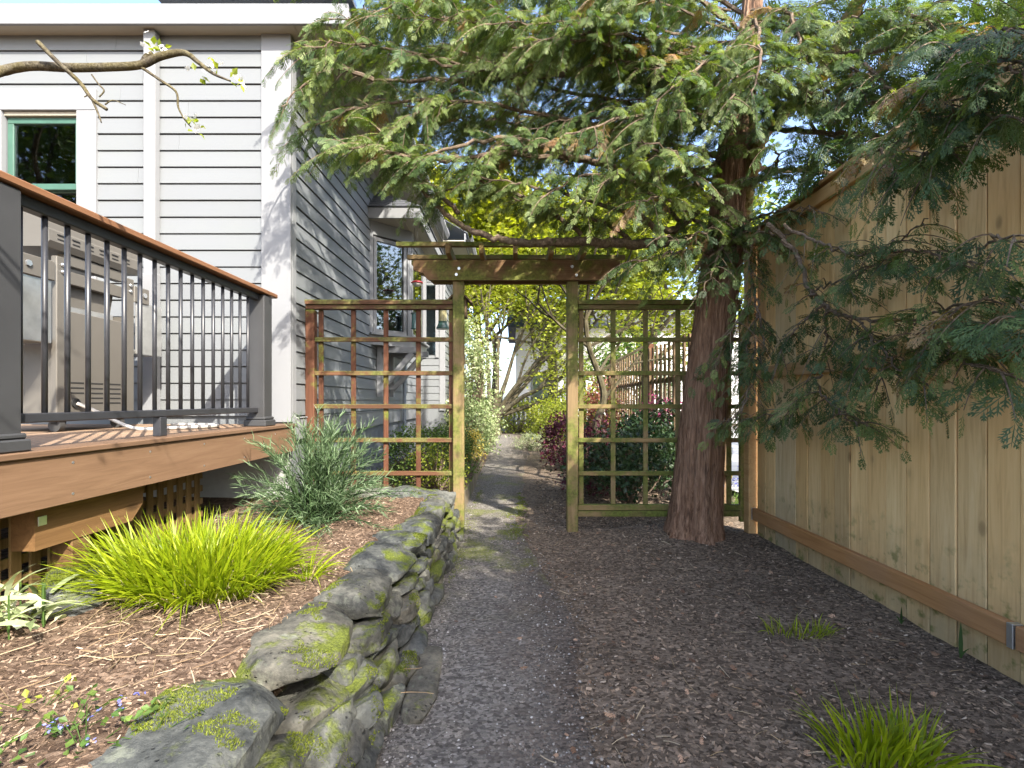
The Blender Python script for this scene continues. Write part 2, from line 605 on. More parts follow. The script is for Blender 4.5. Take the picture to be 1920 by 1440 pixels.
BEAMW = mat_wood('arbor_beam', ((0.10, 0.056, 0.028), (0.17, 0.10, 0.052), (0.23, 0.145, 0.082)), axis='x', moss=0.68, moss_col=(0.105, 0.118, 0.024))
STEEL = mat_simple('galvanised_steel', (0.62, 0.64, 0.66), 0.35, 0.9, 0.5, var=0.15, scale=25)
TAUPE = mat_simple('grill_enamel', (0.115, 0.107, 0.093), 0.42, 0.15, 0.5, var=0.06, scale=3)
GRILLSTEEL = mat_simple('grill_steel', (0.50, 0.50, 0.48), 0.28, 0.85, 0.5, var=0.2, scale=9)
SLOT = mat_simple('black_slot', (0.012, 0.012, 0.012), 0.8)
RUBBER = mat_simple('black_rubber', (0.035, 0.034, 0.033), 0.7, var=0.2)
WHITEPL = mat_simple('white_plastic', (0.40, 0.39, 0.36), 0.45)
WOODDARK = mat_simple('old_birdhouse_wood', (0.13, 0.085, 0.045), 0.85, var=0.3, scale=18, bump=0.3)

# ================================================================== GROUND
def mat_mulch(name, dark, mid, light, grit=1.0, moss=0.0, gravel=0.0):
    t = NT(name)
    p = t.pos((1, 1, 1))
    d1 = t.voro(t.pos((1.0, 1.5, 1.0)), 58 * grit, out='Color')
    s = t.n('ShaderNodeSeparateColor'); t.l(d1, s.inputs[0])
    n2 = t.noise(p, 130 * grit, 5, 0.7)
    n1 = t.noise(p, 2.6, 5, 0.6)
    f = t.math('ADD', t.math('MULTIPLY', s.outputs[0], 0.62), t.math('MULTIPLY', n2, 0.42))
    c = t.ramp(f, [(0.18, dark), (0.5, mid), (0.80, light), (0.97, tuple(min(1, x * 1.9) for x in light))])
    c = t.mix(t.math('MULTIPLY', t.ramp(n1, [(0.38, 0.0), (0.68, 1.0)]), 0.5), c, dark)
    if gravel:
        x = t.sep(t.n('ShaderNodeNewGeometry').outputs['Position'])[0]
        e = t.math('ADD', x, t.math('MULTIPLY', t.noise(p, 3.0, 5, 0.65), 0.7))
        g = t.ramp(e, [(0.20, 1.0), (0.66, 0.0)])
        gc = t.ramp(t.math('ADD', t.math('MULTIPLY', s.outputs[1], 0.7), t.math('MULTIPLY', n2, 0.3)), [(0.1, (0.065, 0.060, 0.054)), (0.5, (0.158, 0.146, 0.130)), (0.8, (0.26, 0.24, 0.212)), (1.0, (0.36, 0.35, 0.34))])
        c = t.mix(t.math('MULTIPLY', g, gravel), c, gc)
    if moss:
        xyz = t.sep(t.n('ShaderNodeNewGeometry').outputs['Position'])
        mn = t.noise(p, 1.9, 6, 0.66)
        yy = t.ramp(t.math('MULTIPLY', xyz[1], 0.1), [(0.24, 0.0), (0.36, 1.0), (0.60, 1.0), (0.85, 0.0)])
        mf = t.math('MULTIPLY', t.ramp(mn, [(0.50, 0.0), (0.60, 1.0)]), yy)
        mf = t.math('MULTIPLY', mf, t.ramp(t.noise(p, 60, 4, 0.7), [(0.34, 0.0), (0.52, 1.0)]))
        c = t.mix(t.math('MULTIPLY', mf, moss), c, (0.135, 0.155, 0.025))
    h = t.math('ADD', t.math('MULTIPLY', s.outputs[2], 0.6), t.math('MULTIPLY', n2, 0.6))
    t.bump(h, 0.9, 0.012)
    return t.done(c, 0.92, 0.12)


MULCH = mat_mulch('dark_bark_mulch', (0.055, 0.042, 0.031), (0.155, 0.120, 0.089), (0.265, 0.208, 0.155), 1.0)
BEDMULCH = mat_mulch('red_brown_mulch', (0.045, 0.029, 0.020), (0.12, 0.080, 0.055), (0.21, 0.15, 0.108), 1.0)
GRAVEL = mat_mulch('path_gravel', (0.045, 0.036, 0.030), (0.125, 0.10, 0.08), (0.22, 0.175, 0.14), 1.3, moss=0.75, gravel=0.95)
SOIL = mat_simple('far_soil', (0.12, 0.095, 0.06), 0.95, var=0.4, scale=3, bump=0.5)


def height_ground(x, y):
    p = np.stack([x * 1.3, y * 1.3, np.zeros_like(x)], 1)
    h = 0.030 * fbm(p, 3, 3)
    q = np.stack([x * 14, y * 14, np.zeros_like(x)], 1)
    h = h + 0.007 * fbm(q, 3, 9) * (y < 7)
    # mulch mounded round the trunk and against the fence
    h = h + 0.05 * np.exp(-((x - 1.42) ** 2 + (y - 4.0) ** 2) / 0.25)
    h = h - 0.022
    return h


def sheet(name, xs, ys, hf, mat, kind='structure'):
    X, Y = np.meshgrid(xs, ys)
    x = X.ravel(); y = Y.ravel()
    z = hf(x, y)
    o = add(name, np.stack([x, y, z], 1), [quads_grid(len(xs), len(ys))], mat, None, (0, 0, 0), True)
    tag(o, kind=kind)
    return o


def spaced(*segs):
    out = []
    for a, b, s in segs:
        out.append(np.arange(a, b, s))
    out.append([segs[-1][1]])
    return np.concatenate(out)


gx = spaced((-150, -8, 20), (-8, -0.6, 0.5), (-0.6, 2.1, 0.025), (2.1, 8, 0.5), (8, 150, 20))
gy = spaced((-60, 0, 6), (0, 0.8, 0.1), (0.8, 5.2, 0.025), (5.2, 20, 0.3), (20, 200, 15))
g = sheet('ground', gx, gy, height_ground, MULCH)
g['label'] = 'dark bark mulch ground between the path and the timber fence'


# the gravel path: an irregular strip a few millimetres above the mulch
def path_edges(y):
    p = np.stack([y * 2.1, np.zeros_like(y), np.zeros_like(y)], 1)
    wob = 0.07 * fbm(p, 4, 21)
    far = np.clip((y - 4.5) / 8.0, 0, 1)
    left = -0.52 + 0.0 * y + 0.05 * far
    right = 0.30 + wob - 0.22 * np.clip((y - 2.8) / 1.6, 0, 1)
    # beyond the gate the path bends slightly to the left and widens
    bend = 0.0 * y
    return left + bend, right + bend + 0.34 * far


py = spaced((0.2, 0.8, 0.1), (0.8, 6, 0.025), (6, 16, 0.15))
nu = 36
L_, R_ = path_edges(py)
t_ = np.linspace(0, 1, nu)
PX = L_[:, None] * (1 - t_) + R_[:, None] * t_
PYY = np.repeat(py[:, None], nu, 1)
x = PX.ravel(); y = PYY.ravel()
z = height_ground(x, y) + 0.006 + 0.010 * np.sin(np.pi * np.tile(t_, len(py))) + 0.003 * fbm(np.stack([x * 40, y * 40, 0 * x], 1), 2, 31)
edge = np.minimum(np.tile(t_, len(py)), 1 - np.tile(t_, len(py)))
z = z - np.where(edge < 0.02, 0.012, 0)
o = add('path', np.stack([x, y, z], 1), [quads_grid(nu, len(py))], GRAVEL, None, (0, 0, 0), True)
tag(o, 'grey gravel garden path with moss patches running under the arbor', None, None, 'structure')


# raised bed behind the stone wall
BED_Z = 0.33


def bed_h(x, y):
    p = np.stack([x * 2.0, y * 2.0, np.zeros_like(x)], 1)
    h = BED_Z + 0.035 * fbm(p, 4, 5) + 0.010 * fbm(np.stack([x * 16, y * 16, 0 * x], 1), 3, 8) * (y < 5)
    tx = np.interp(y, [1.0, 1.7, 2.04, 2.3, 2.9, 4.0], [-0.655, -0.615, -0.58, -0.55, -0.525, -0.53])
    h = h - 0.22 * np.clip((x - (tx - 0.17)) / 0.12, 0, 1)
    return h


o = sheet('garden_bed', spaced((-6, -2.1, 0.3), (-2.1, -0.58, 0.025)), spaced((-1.5, 0.7, 0.2), (0.7, 4.12, 0.025)), bed_h, BEDMULCH)
o['label'] = 'raised bed of red brown mulch behind the stone wall'


def bed2_h(x, y):
    p = np.stack([x * 2.0, y * 2.0, np.zeros_like(x)], 1)
    return 0.22 - 0.10 * np.clip((y - 4.2) / 4, 0, 1) + 0.03 * fbm(p, 4, 15) + (0.02 * np.clip((-x - 0.7) * 2, 0, 1))


o = sheet('garden_bed', spaced((-4.5, -1.8, 0.4), (-1.8, -0.475, 0.05)), spaced((4.12, 13.0, 0.08)), bed2_h, BEDMULCH)
o['label'] = 'planting bed along the house wall beyond the arbor'

# ================================================================== TIMBER FENCE
fence = thing('timber_fence', 'tall natural cedar board fence with orange kick rail beside the path', 'fence', (2.0, 2.0, 0))
FX = 2.0
yb = 4.06
k = 0
fb_rng = random.Random(11)
while yb > -2.2:
    w = 0.1395
    dx = fb_rng.choice([0.0, 0.001, 0.003, 0.006])
    box('board', (FX + dx, yb - w + 0.0042, -0.08), (FX + 0.019 + dx, yb, 2.455), FENCE, fence, 0.0025)
    box('joint_backing', (FX + 0.0265, yb - w * 1.5 + 0.0042, -0.08), (FX + 0.045, yb - w * 0.5, 2.455), FENCE, fence, 0.0025)  # unseen backing layer, added to keep light out of the board joints
    yb -= w + 0.001
    k += 1
box('kick_rail', (FX - 0.040, 1.965, 0.118), (FX - 0.0005, 4.05, 0.212), TREATED, fence, 0.004)
box('kick_rail', (FX - 0.040, -2.2, 0.118), (FX - 0.0005, 1.935, 0.212), TREATED, fence, 0.004)
box('bracket', (FX - 0.044, 1.938, 0.116), (FX - 0.0008, 1.9645, 0.214), STEEL, fence, 0.002)
box('middle_rail', (FX - 0.040, -2.2, 1.265), (FX - 0.0005, 4.05, 1.355), FENCERAIL, fence, 0.004)
box('top_rail', (FX - 0.040, -2.2, 2.350), (FX - 0.0005, 4.05, 2.440), FENCERAIL, fence, 0.004)
box('cap_board', (FX - 0.058, -2.2, 2.457), (FX + 0.085, 4.10, 2.480), FENCERAIL, fence, 0.004)
box('post', (FX - 0.055, 4.075, -0.1), (FX + 0.035, 4.165, 2.455), FENCERAIL, fence, 0.004)
for yy in (4.052,):
    box('bracket', (FX - 0.043, yy - 0.001, 0.116), (FX - 0.003, yy + 0.002, 0.214), STEEL, fence, 0.0008)
# rear rails on the fence's other side
box('rear_rail', (FX + 0.046, -2.2, 1.3), (FX + 0.084, 4.05, 1.39), FENCERAIL, fence, 0.004)

# ================================================================== ARBOR AND TRELLIS
GY = 4.2
arbor = thing('garden_arbor', 'mossy timber arbor of two posts and a slatted top over the path', 'arbor', (0.03, GY, 0))
PLX0, PLX1 = -0.497, -0.405
PRX0, PRX1 = 0.463, 0.555
box('post', (PLX0, GY - 0.045, -0.1), (PLX1, GY + 0.045, 2.094), MOSSZ, arbor, 0.006)
box('post', (PRX0, GY - 0.045, -0.1), (PRX1, GY + 0.045, 2.094), MOSSZ, arbor, 0.006)


def arbor_beam(y0, y1, z0, z1, x0, x1):
    h = z1 - z0
    m = MB()
    prof = [(x0 + 0.13, z0), (x1 - 0.13, z0), (x1 - 0.105, z0 + 0.02), (x1 - 0.085, z0 + 0.055), (x1 - 0.03, z0 + 0.075), (x1, z0 + 0.085), (x1, z1), (x0, z1), (x0, z0 + 0.085), (x0 + 0.03, z0 + 0.075), (x0 + 0.085, z0 + 0.055), (x0 + 0.105, z0 + 0.02)]
    k = len(prof)
    # convex-safe caps: fan from the top middle
    v = []
    for yy in (y0, y1):
        for (px, pz) in prof: v.append((px, yy, pz))
    cx = (x0 + x1) / 2
    v.append((cx, y0, z1 - 0.01)); v.append((cx, y1, z1 - 0.01))
    f4 = [[i, (i + 1) % k, k + (i + 1) % k, k + i] for i in range(k)]
    f3 = []
    for i in range(k):
        j = (i + 1) % k
        f3.append([2 * k, i, j][::1]); f3.append([2 * k + 1, k + j, k + i])
    m.put(v, [q[::-1] for q in f4], f3)
    return m.build('beam', BEAMW, arbor)


arbor_beam(GY - 0.085, GY - 0.047, 2.09, 2.255, -0.82, 0.895)
arbor_beam(GY + 0.047, GY + 0.085, 2.09, 2.255, -0.80, 0.875)
for px in (845, 905, 966, 1031, 1090):
    X = (px - 960) / FPX * 4.12
    box('rafter', (X - 0.019, 3.93, 2.257), (X + 0.019, 4.66, 2.342), MOSSY, arbor, 0.004)
for yy, x0, x1 in ((4.03, -0.945, 1.01), (4.40, -0.93, 1.005), (4.58, -0.93, 1.0)):
    box('slat', (x0, yy, 2.344), (x1, yy + 0.042, 2.382 if yy < 4.1 else 2.385), MOSSX, arbor, 0.004)
for X, Z in ((-0.44, 2.185), (-0.462, 2.135), (0.50, 2.2), (0.535, 2.13)):
    m = MB(); m.tube([(X, GY - 0.093, Z), (X, GY - 0.084, Z)], 0.012, 8)
    m.build('bolt', STEEL, arbor)


def trellis(name, label, x0, x1, xs, zs, ztop, zbot, red, bottom):
    """panel of laths: xs = centres of the uprights, zs = centres of the cross rails"""
    t = thing(name, label, 'trellis', ((x0 + x1) / 2, GY, 0))
    mz, mx = (REDWOOD, REDWOODX) if red else (MOSSZ, MOSSX)
    for X in xs:
        box('upright', (X - 0.020, GY + 0.004, zbot), (X + 0.020, GY + 0.024, ztop - 0.082), mz, t, 0.003)
    for Z in zs:
        box('cross_rail', (x0 + (0.05 if red else 0), GY - 0.020, Z - 0.019), (x1, GY + 0.002, Z + 0.019), mx, t, 0.003)
    box('top_rail', (x0 + (0.0 if red else 0), GY - 0.028, ztop - 0.080), (x1, GY + 0.028, ztop - 0.042), mx, t, 0.003)
    m = MB()
    n = 10
    prof = [(-0.045, ztop - 0.040)] + [(-0.045 + 0.012 * (1 - math.cos(a)), ztop - 0.014 + 0.014 * math.sin(a)) for a in np.linspace(0, math.pi / 2, 5)]
    prof = prof + [(-p, q) for (p, q) in prof[::-1]]
    m.prism([(GY + p, q) for p, q in prof][::-1], 0, x0 - (0.02 if red else 0.0), x1)
    m.build('cap', mx, t)
    if bottom:
        box('bottom_rail', (x0, GY - 0.022, 0.165), (x1, GY + 0.022, 0.212), mx, t, 0.003)
        box('bottom_rail', (x0, GY - 0.028, 0.112), (x1, GY + 0.028, 0.162), mx, t, 0.003)
    return t


def px2x(px): return (px - 960) / FPX * GY
def py2z(py): return CAM_Z - (py - HORIZON) / FPX * GY


ZR = [py2z(v) for v in (637, 700, 762, 825, 887)]
ZTOP = py2z(563)
tl = trellis('garden_trellis', 'red brown garden trellis panel in front of the house wall', px2x(575), PLX0 - 0.002,
             [px2x(v) for v in (601, 662, 723, 784, 846)], ZR, ZTOP, 0.24, True, False)
box('frame_post', (px2x(575), GY - 0.036, -0.05), (px2x(592), GY + 0.036, ZTOP - 0.0845), REDWOOD, tl, 0.006)
tr = trellis('garden_trellis', 'green mossy garden trellis panel behind the cedar trunk', PRX1 + 0.002, 1.93,
             [px2x(v) for v in (1090, 1150, 1211, 1272, 1333, 1368)], ZR, ZTOP, 0.2125, False, True)
box('upright', (px2x(1395) - 0.03, GY + 0.0045, 0.06), (px2x(1395) + 0.01, GY + 0.04, ZTOP - 0.0825), MOSSZ, tr, 0.003)

# ================================================================== HOUSE
HY = 3.90            # front wall plane
HX = -1.76           # side wall plane
SOF = 3.95           # soffit height
house = thing('house', 'pale grey clapboard house with white corner trim beside the deck', 'house', (HX, HY, 0))


def clap(name, a, b, z, e, axis, plane, out, parent, mat=SIDING):
    """one lapped board: along axis from a to b, bottom at z, exposure e; out = +1/-1 outward normal sign"""
    m = MB()
    t0, t1 = 0.025, 0.015
    # cross-section in (outward, z): a deep narrow joint stays open below each board
    prof = [(0, z + 0.009), (t0, z + 0.009), (t0, z + 0.014), (t1, z + e), (0, z + e)]
    pts = []
    for (q, zz) in prof:
        pts.append((plane + out * q, zz))
    v = []
    for s in (a, b):
        for (q, zz) in pts:
            v.append((s, q, zz) if axis == 0 else (q, s, zz))
    k = len(prof)
    f4 = [[i, (i + 1) % k, k + (i + 1) % k, k + i] for i in range(k)]
    f3 = []
    for i in range(1, k - 1):
        f3.append([0, i + 1, i]); f3.append([k, k + i, k + i + 1])
    flip = (axis == 0 and out > 0) or (axis == 1 and out < 0)
    if flip:
        f4 = [q[::-1] for q in f4]; f3 = [q[::-1] for q in f3]
    m.put(v, f4, f3)
    return m.build(name, mat, parent, ((a + b) / 2 if axis == 0 else plane, plane if axis == 0 else (a + b) / 2, z))


m = MB()
# solid wall volumes (window opening left free in the front wall)
WX0, WX1, WZ0, WZ1 = -3.975, -3.39, 2.0, 3.35
m.box((-6.0, HY, 0.9), (WX0, HY + 0.12, SOF)); m.box((WX1, HY, 0.9), (HX - 0.001, HY + 0.12, SOF))
m.box((WX0, HY, 0.9), (WX1, HY + 0.12, WZ0)); m.box((WX0, HY, WZ1), (WX1, HY + 0.12, SOF))
wall_f = m.build('wall', SIDING, house)
m = MB(); m.box((HX - 0.14, HY + 0.121, 0.8), (HX, 12.0, SOF)); wall_s = m.build('wall', SIDING, house)
JX, JY = -1.28, 9.3
m = MB(); m.box((HX - 0.1, JY, 0.5), (JX, 11.8, SOF)); wall_j = m.build('wall', SIDING, house)
E = 0.130
z = 0.96
rows = []
while z < SOF - 0.02:
    rows.append(z); z += E
jr = random.Random(77)


def clap_run(a, b, z, axis, plane, out, parent, joint):
    j = a + (b - a) * jr.uniform(0.2, 0.8)
    if joint:
        clap('clapboard', a, j - 0.001, z, E, axis, plane, out, parent)
        clap('clapboard', j + 0.001, b, z, E, axis, plane, out, parent)
    else:
        clap('clapboard', a, b, z, E, axis, plane, out, parent)


for z in rows:
    dj = jr.uniform(-0.0012, 0.0012)
    if WZ0 - E < z < WZ1:
        clap_run(-6.0, WX0 - 0.14, z + dj, 0, HY - 0.0005, -1, wall_f, False)
        clap_run(WX1 + 0.14, HX - 0.199, z + dj, 0, HY - 0.0005, -1, wall_f, jr.random() < 0.25)
    else:
        clap_run(-6.0, HX - 0.199, z + dj, 0, HY - 0.0005, -1, wall_f, True)
    clap_run(HY + 0.075, JY - 0.001, z + dj, 1, HX + 0.0005, 1, wall_s, True)
    clap_run(HX + 0.03, JX - 0.08, z, 0, JY - 0.0005, -1, wall_j, False)
    clap_run(JY + 0.02, 11.7, z, 1, JX + 0.0005, 1, wall_j, False)
# corner boards
box('corner_board', (HX - 0.197, HY - 0.034, 0.92), (HX + 0.034, HY - 0.0015, SOF), TRIM, house, 0.003)
box('corner_board', (HX + 0.0015, HY - 0.0005, 0.92), (HX + 0.0335, HY + 0.073, SOF), TRIM, house, 0.003)
box('corner_board', (JX - 0.078, JY - 0.032, 0.9), (JX + 0.03, JY - 0.0015, SOF), TRIM, house, 0.003)
box('skirt_board', (HX + 0.0005, HY + 0.02, 0.775), (HX + 0.036, JY, 0.945), TRIM, house, 0.003)
box('drip_cap', (HX + 0.0005, HY + 0.076, 0.9455), (HX + 0.045, JY, 0.957), TRIM, house, 0.003)
m = MB(); m.box((HX - 0.16, HY + 0.03, -0.1), (HX - 0.004, 12.0, 0.775)); m.build('foundation', DARKCONC, house)
m = MB(); m.box((-6.0, HY + 0.004, -0.1), (HX + 0.012, HY + 0.029, 0.9)); m.build('foundation', CONCRETE, house)
m = MB(); m.box((HX, JY + 0.02, -0.1), (JX - 0.02, 11.8, 0.55)); m.build('foundation', DARKCONC, house)
# soffits, fascias, gutter, roof
EX = HX + 0.50
box('soffit', (-6.2, HY - 0.13, SOF), (EX, 8.9, SOF + 0.018), SOFFIT, house, 0.001)
box('soffit', (-3.0, 8.902, SOF), (JX + 0.42, 12.1, SOF + 0.018), SOFFIT, house, 0.001)
for i, xx in enumerate(np.arange(HX + 0.09, EX - 0.02, 0.09)):
    box('bead', (xx - 0.004, HY - 0.12, SOF - 0.004), (xx + 0.004, 8.89, SOF - 0.0005), SOFFIT, house, 0.001)
box('frieze_board', (HX + 0.0005, HY + 0.075, SOF - 0.085), (HX + 0.031, JY, SOF - 0.001), TRIM, house, 0.002)
box('fascia', (EX + 0.001, HY - 0.13, SOF - 0.015), (EX + 0.024, 8.9, SOF + 0.14), TRIM, house, 0.003)
box('fascia', (JX + 0.421, 8.902, SOF - 0.015), (JX + 0.445, 12.1, SOF + 0.14), TRIM, house, 0.003)
box('fascia', (-6.2, HY - 0.155, SOF - 0.015), (EX + 0.024, HY - 0.131, SOF + 0.14), TRIM, house, 0.003)


def gutter(x, y0, y1):
    m = MB()
    prof = [(x, SOF + 0.03), (x + 0.075, SOF + 0.03), (x + 0.11, SOF + 0.085), (x + 0.105, SOF + 0.13), (x + 0.118, SOF + 0.135), (x + 0.122, SOF + 0.08), (x + 0.085, SOF + 0.02), (x, SOF + 0.02)]
    k = len(prof)
    v = [(a, yy, b_) for yy in (y0, y1) for (a, b_) in prof]
    m.put(v, [[i, (i + 1) % k, k + (i + 1) % k, k + i] for i in range(k)])
    return m.build('gutter', TRIM, house)


gutter(EX + 0.025, HY - 0.15, 8.85); gutter(JX + 0.446, 8.9, 12.1)
m = MB()
rz = SOF + 0.145
m.put([(EX + 0.06, HY - 0.18, rz), (EX + 0.06, 8.91, rz), (-4.2, 8.91, rz + 1.75), (-4.2, HY - 0.18, rz + 1.75),
       (EX + 0.06, HY - 0.18, rz + 0.02), (EX + 0.06, 8.91, rz + 0.02), (-4.2, 8.91, rz + 1.77), (-4.2, HY - 0.18, rz + 1.77)],
      [[0, 1, 2, 3], [4, 7, 6, 5], [0, 4, 5, 1], [0, 3, 7, 4]])
m.put([(JX + 0.48, 8.915, rz), (JX + 0.48, 12.15, rz), (-4.2, 12.15, rz + 1.95), (-4.2, 8.915, rz + 1.95),
       (JX + 0.48, 8.915, rz + 0.02), (JX + 0.48, 12.15, rz + 0.02), (-4.2, 12.15, rz + 1.97), (-4.2, 8.915, rz + 1.97)],
      [[0, 1, 2, 3], [4, 7, 6, 5], [0, 4, 5, 1], [0, 3, 7, 4]])
m.build('roof', SHINGLE, house)

# --- front window: white casing, green sashes
w_e = bpy.data.objects.new('window', None); link(w_e, house, (-3.68, HY, 2.6)); w_e.empty_display_size = 0.1
box('casing', (WX0 - 0.15, HY - 0.046, WZ1 + 0.0), (WX1 + 0.15, HY - 0.001, WZ1 + 0.17), TRIM, w_e, 0.003)
box('casing', (WX0 - 0.15, HY - 0.044, WZ0 - 0.1), (WX0, HY - 0.001, WZ1 - 0.001), TRIM, w_e, 0.003)
box('casing', (WX1, HY - 0.044, WZ0 - 0.1), (WX1 + 0.15, HY - 0.001, WZ1 - 0.001), TRIM, w_e, 0.003)
box('head_jamb', (WX0, HY - 0.02, WZ1 - 0.03), (WX1, HY + 0.09, WZ1 - 0.0005), SOFFIT, w_e, 0.002)


def sash(z0, z1, y, parent):
    s = 0.048
    box('sash', (WX0 + 0.002, y, z1 - s), (WX1 - 0.002, y + 0.035, z1), SASH, parent, 0.003)
    box('sash', (WX0 + 0.002, y, z0), (WX1 - 0.002, y + 0.035, z0 + s), SASH, parent, 0.003)
    box('sash', (WX0 + 0.002, y + 0.0005, z0 + s), (WX0 + s, y + 0.0345, z1 - s), SASH, parent, 0.002)
    box('sash', (WX1 - s, y + 0.0005, z0 + s), (WX1 - 0.002, y + 0.0345, z1 - s), SASH, parent, 0.002)
    box('pane', (WX0 + s - 0.004, y + 0.014, z0 + s - 0.004), (WX1 - s + 0.004, y + 0.019, z1 - s + 0.004), PANE, parent, 0.0005)


sash(2.75, 3.318, HY + 0.005, w_e)
sash(2.04, 2.79, HY + 0.045, w_e)
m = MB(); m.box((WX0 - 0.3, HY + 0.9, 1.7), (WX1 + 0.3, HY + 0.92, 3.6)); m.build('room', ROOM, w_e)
# --- square downspout on the front wall
ds = bpy.data.objects.new('downspout', None); link(ds, house, (-2.79, HY, 1.0)); ds.empty_display_size = 0.1
box('pipe', (-2.836, HY - 0.090, 2.055), (-2.746, HY - 0.028, SOF - 0.002), TRIM, ds, 0.006)
box('pipe', (-2.841, HY - 0.094, 0.99), (-2.741, HY - 0.0275, 2.07), TRIM, ds, 0.006)
# --- bay window
by0, d_ = 6.06, 0.445
bay = bpy.data.objects.new('bay_window', None); link(bay, house, (HX, by0, 1.78)); bay.empty_display_size = 0.1
BZ0, BZ1 = 1.78, 3.305
A = np.array([HX, by0]); B = np.array([HX + d_, by0 + d_]); C2 = np.array([HX + d_, 7.60]); D2 = np.array([HX, 8.04])
for (zz0, zz1) in ((BZ0, BZ0 + 0.12), (3.14, BZ1)):
    m = MB()
    m.prism([(A[0] + 0.002, A[1]), (B[0], B[1]), (C2[0], C2[1]), (D2[0] + 0.002, D2[1])], 2, zz0, zz1)
    m.build('panel', TRIM, bay)
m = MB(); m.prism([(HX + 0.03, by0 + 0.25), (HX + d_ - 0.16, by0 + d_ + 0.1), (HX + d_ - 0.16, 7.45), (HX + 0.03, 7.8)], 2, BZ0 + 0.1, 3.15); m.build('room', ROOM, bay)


def bay_light(p, q, parent):
    """window in the bay between plan points p and q (outer face)"""
    p = np.array(p); q = np.array(q)
    dv = (q - p); L = np.linalg.norm(dv); u = dv / L
    def pt(s, z, o=0.0):
        nrm = np.array([u[1], -u[0]])
        w = p + u * s + nrm * o
        return (w[0], w[1], z)
    zA, zB = BZ0 + 0.1205, 3.1395
    for s in (0.035, L - 0.035):
        beam('mullion', pt(s, zA, -0.03), pt(s, zB, -0.03), 0.07, 0.06, TRIM, parent, up=(u[0], u[1], 0))
    fr = 0.045
    for s in (0.07 + fr / 2 + 0.004, L - 0.07 - fr / 2 - 0.004):
        beam('frame', pt(s, zA + 0.03, -0.028), pt(s, zB - 0.02, -0.028), 0.05, fr, TRIM, parent, up=(u[0], u[1], 0))
    for zc in (zA + 0.055, zB - 0.045):
        beam('frame', pt(0.075, zc, -0.028), pt(L - 0.075, zc, -0.028), 0.048, fr, TRIM, parent)
    beam('sill', pt(0.01, zA + 0.014, 0.004), pt(L - 0.01, zA + 0.014, 0.004), 0.10, 0.028, TRIM, parent)
    beam('pane', pt(0.11, (zA + zB) / 2, -0.03), pt(L - 0.11, (zA + zB) / 2, -0.03), 0.006, zB - zA - 0.14, PANE, parent, b=0.0005)


bay_light(A + (0.004, 0), B, bay)
bay_light(B, C2, bay)
bay_light(C2, D2 + (0.004, 0), bay)
RX1 = HX + 0.64
box('soffit', (HX + 0.002, 6.02, BZ1 + 0.0005), (RX1 - 0.02, 8.25, BZ1 + 0.012), SOFFIT, bay, 0.001)
box('fascia', (HX + 0.002, 5.995, BZ1 - 0.01), (RX1, 6.019, BZ1 + 0.125), TRIM, bay, 0.003)
box('fascia', (RX1 - 0.019, 6.02, BZ1 - 0.01), (RX1 + 0.004, 8.25, BZ1 + 0.125), TRIM, bay, 0.003)
for i, xx in enumerate((0.16, 0.25, 0.34, 0.43, 0.52)):
    box('bead', (HX + xx - 0.004, 6.021, BZ1 - 0.004), (HX + xx + 0.004, 8.24, BZ1), SOFFIT, bay, 0.001)
# hipped shingle roof of the bay: overlapping courses
for i in range(6):
    f0, f1 = i / 6.0, (i + 1) / 6.0 + 0.03
    z0 = BZ1 + 0.128 + 0.30 * f0; z1 = BZ1 + 0.128 + 0.30 * f1
    x0 = RX1 + 0.02 - 0.56 * f0; x1 = RX1 + 0.02 - 0.56 * f1
    y0 = 5.98 + 0.36 * f0; y1 = 5.98 + 0.36 * f1
    m = MB()
    t = 0.014
    m.put([(HX + 0.012, y0, z0 + t), (x0, y0, z0 + t), (x1, y1, z1), (HX + 0.012, y1, z1), (HX + 0.012, y0, z0), (x0, y0, z0)],
          [[0, 1, 2, 3], [4, 5, 1, 0]])
    m.put([(x0, y0, z0 + t), (x0, 8.3, z0 + t), (x1, 8.3, z1), (x1, y1, z1), (x0, y0, z0), (x0, 8.3, z0)], [[0, 1, 2, 3], [4, 5, 1, 0]])
    m.build('shingle_course', SHINGLE, bay)
for yb_ in (6.38, 6.98):
    br = MB()
    def strut(p, q, w):
        p = np.array(p, float); q = np.array(q, float)
        dd = unit(q - p); up = np.cross(dd, [0, 1, 0])
        v = []
        for e in (p, q):
            for a_, b_ in ((-1, -1), (1, -1), (1, 1), (-1, 1)):
                v.append(e + np.array([0, 1, 0]) * a_ * w + up * b_ * w)
        br.put(v, [[0, 1, 2, 3], [7, 6, 5, 4], [0, 4, 5, 1], [1, 5, 6, 2], [2, 6, 7, 3], [3, 7, 4, 0]])
    strut((HX + 0.066, yb_, 1.14), (HX + 0.066, yb_, 1.775), 0.036)
    strut((HX + 0.09, yb_, 1.24), (HX + 0.48, yb_, 1.70), 0.035)
    strut((HX + 0.03, yb_, 1.738), (HX + 0.58, yb_, 1.738), 0.037)
    br.build('bracket', TRIM, bay)
m = MB(); m.tube([(HX + 0.09, 7.7, 0.5), (HX + 0.09, 7.7, 1.77)], 0.028, 10)
m.build('standpipe', mat_simple('blue_grey_pipe', (0.16, 0.19, 0.22), 0.5), house)
box('outlet_box', (HX + 0.03, 7.85, 1.45), (HX + 0.09, 8.0, 1.61), mat_simple('grey_box', (0.30, 0.34, 0.36), 0.5), house, 0.008)
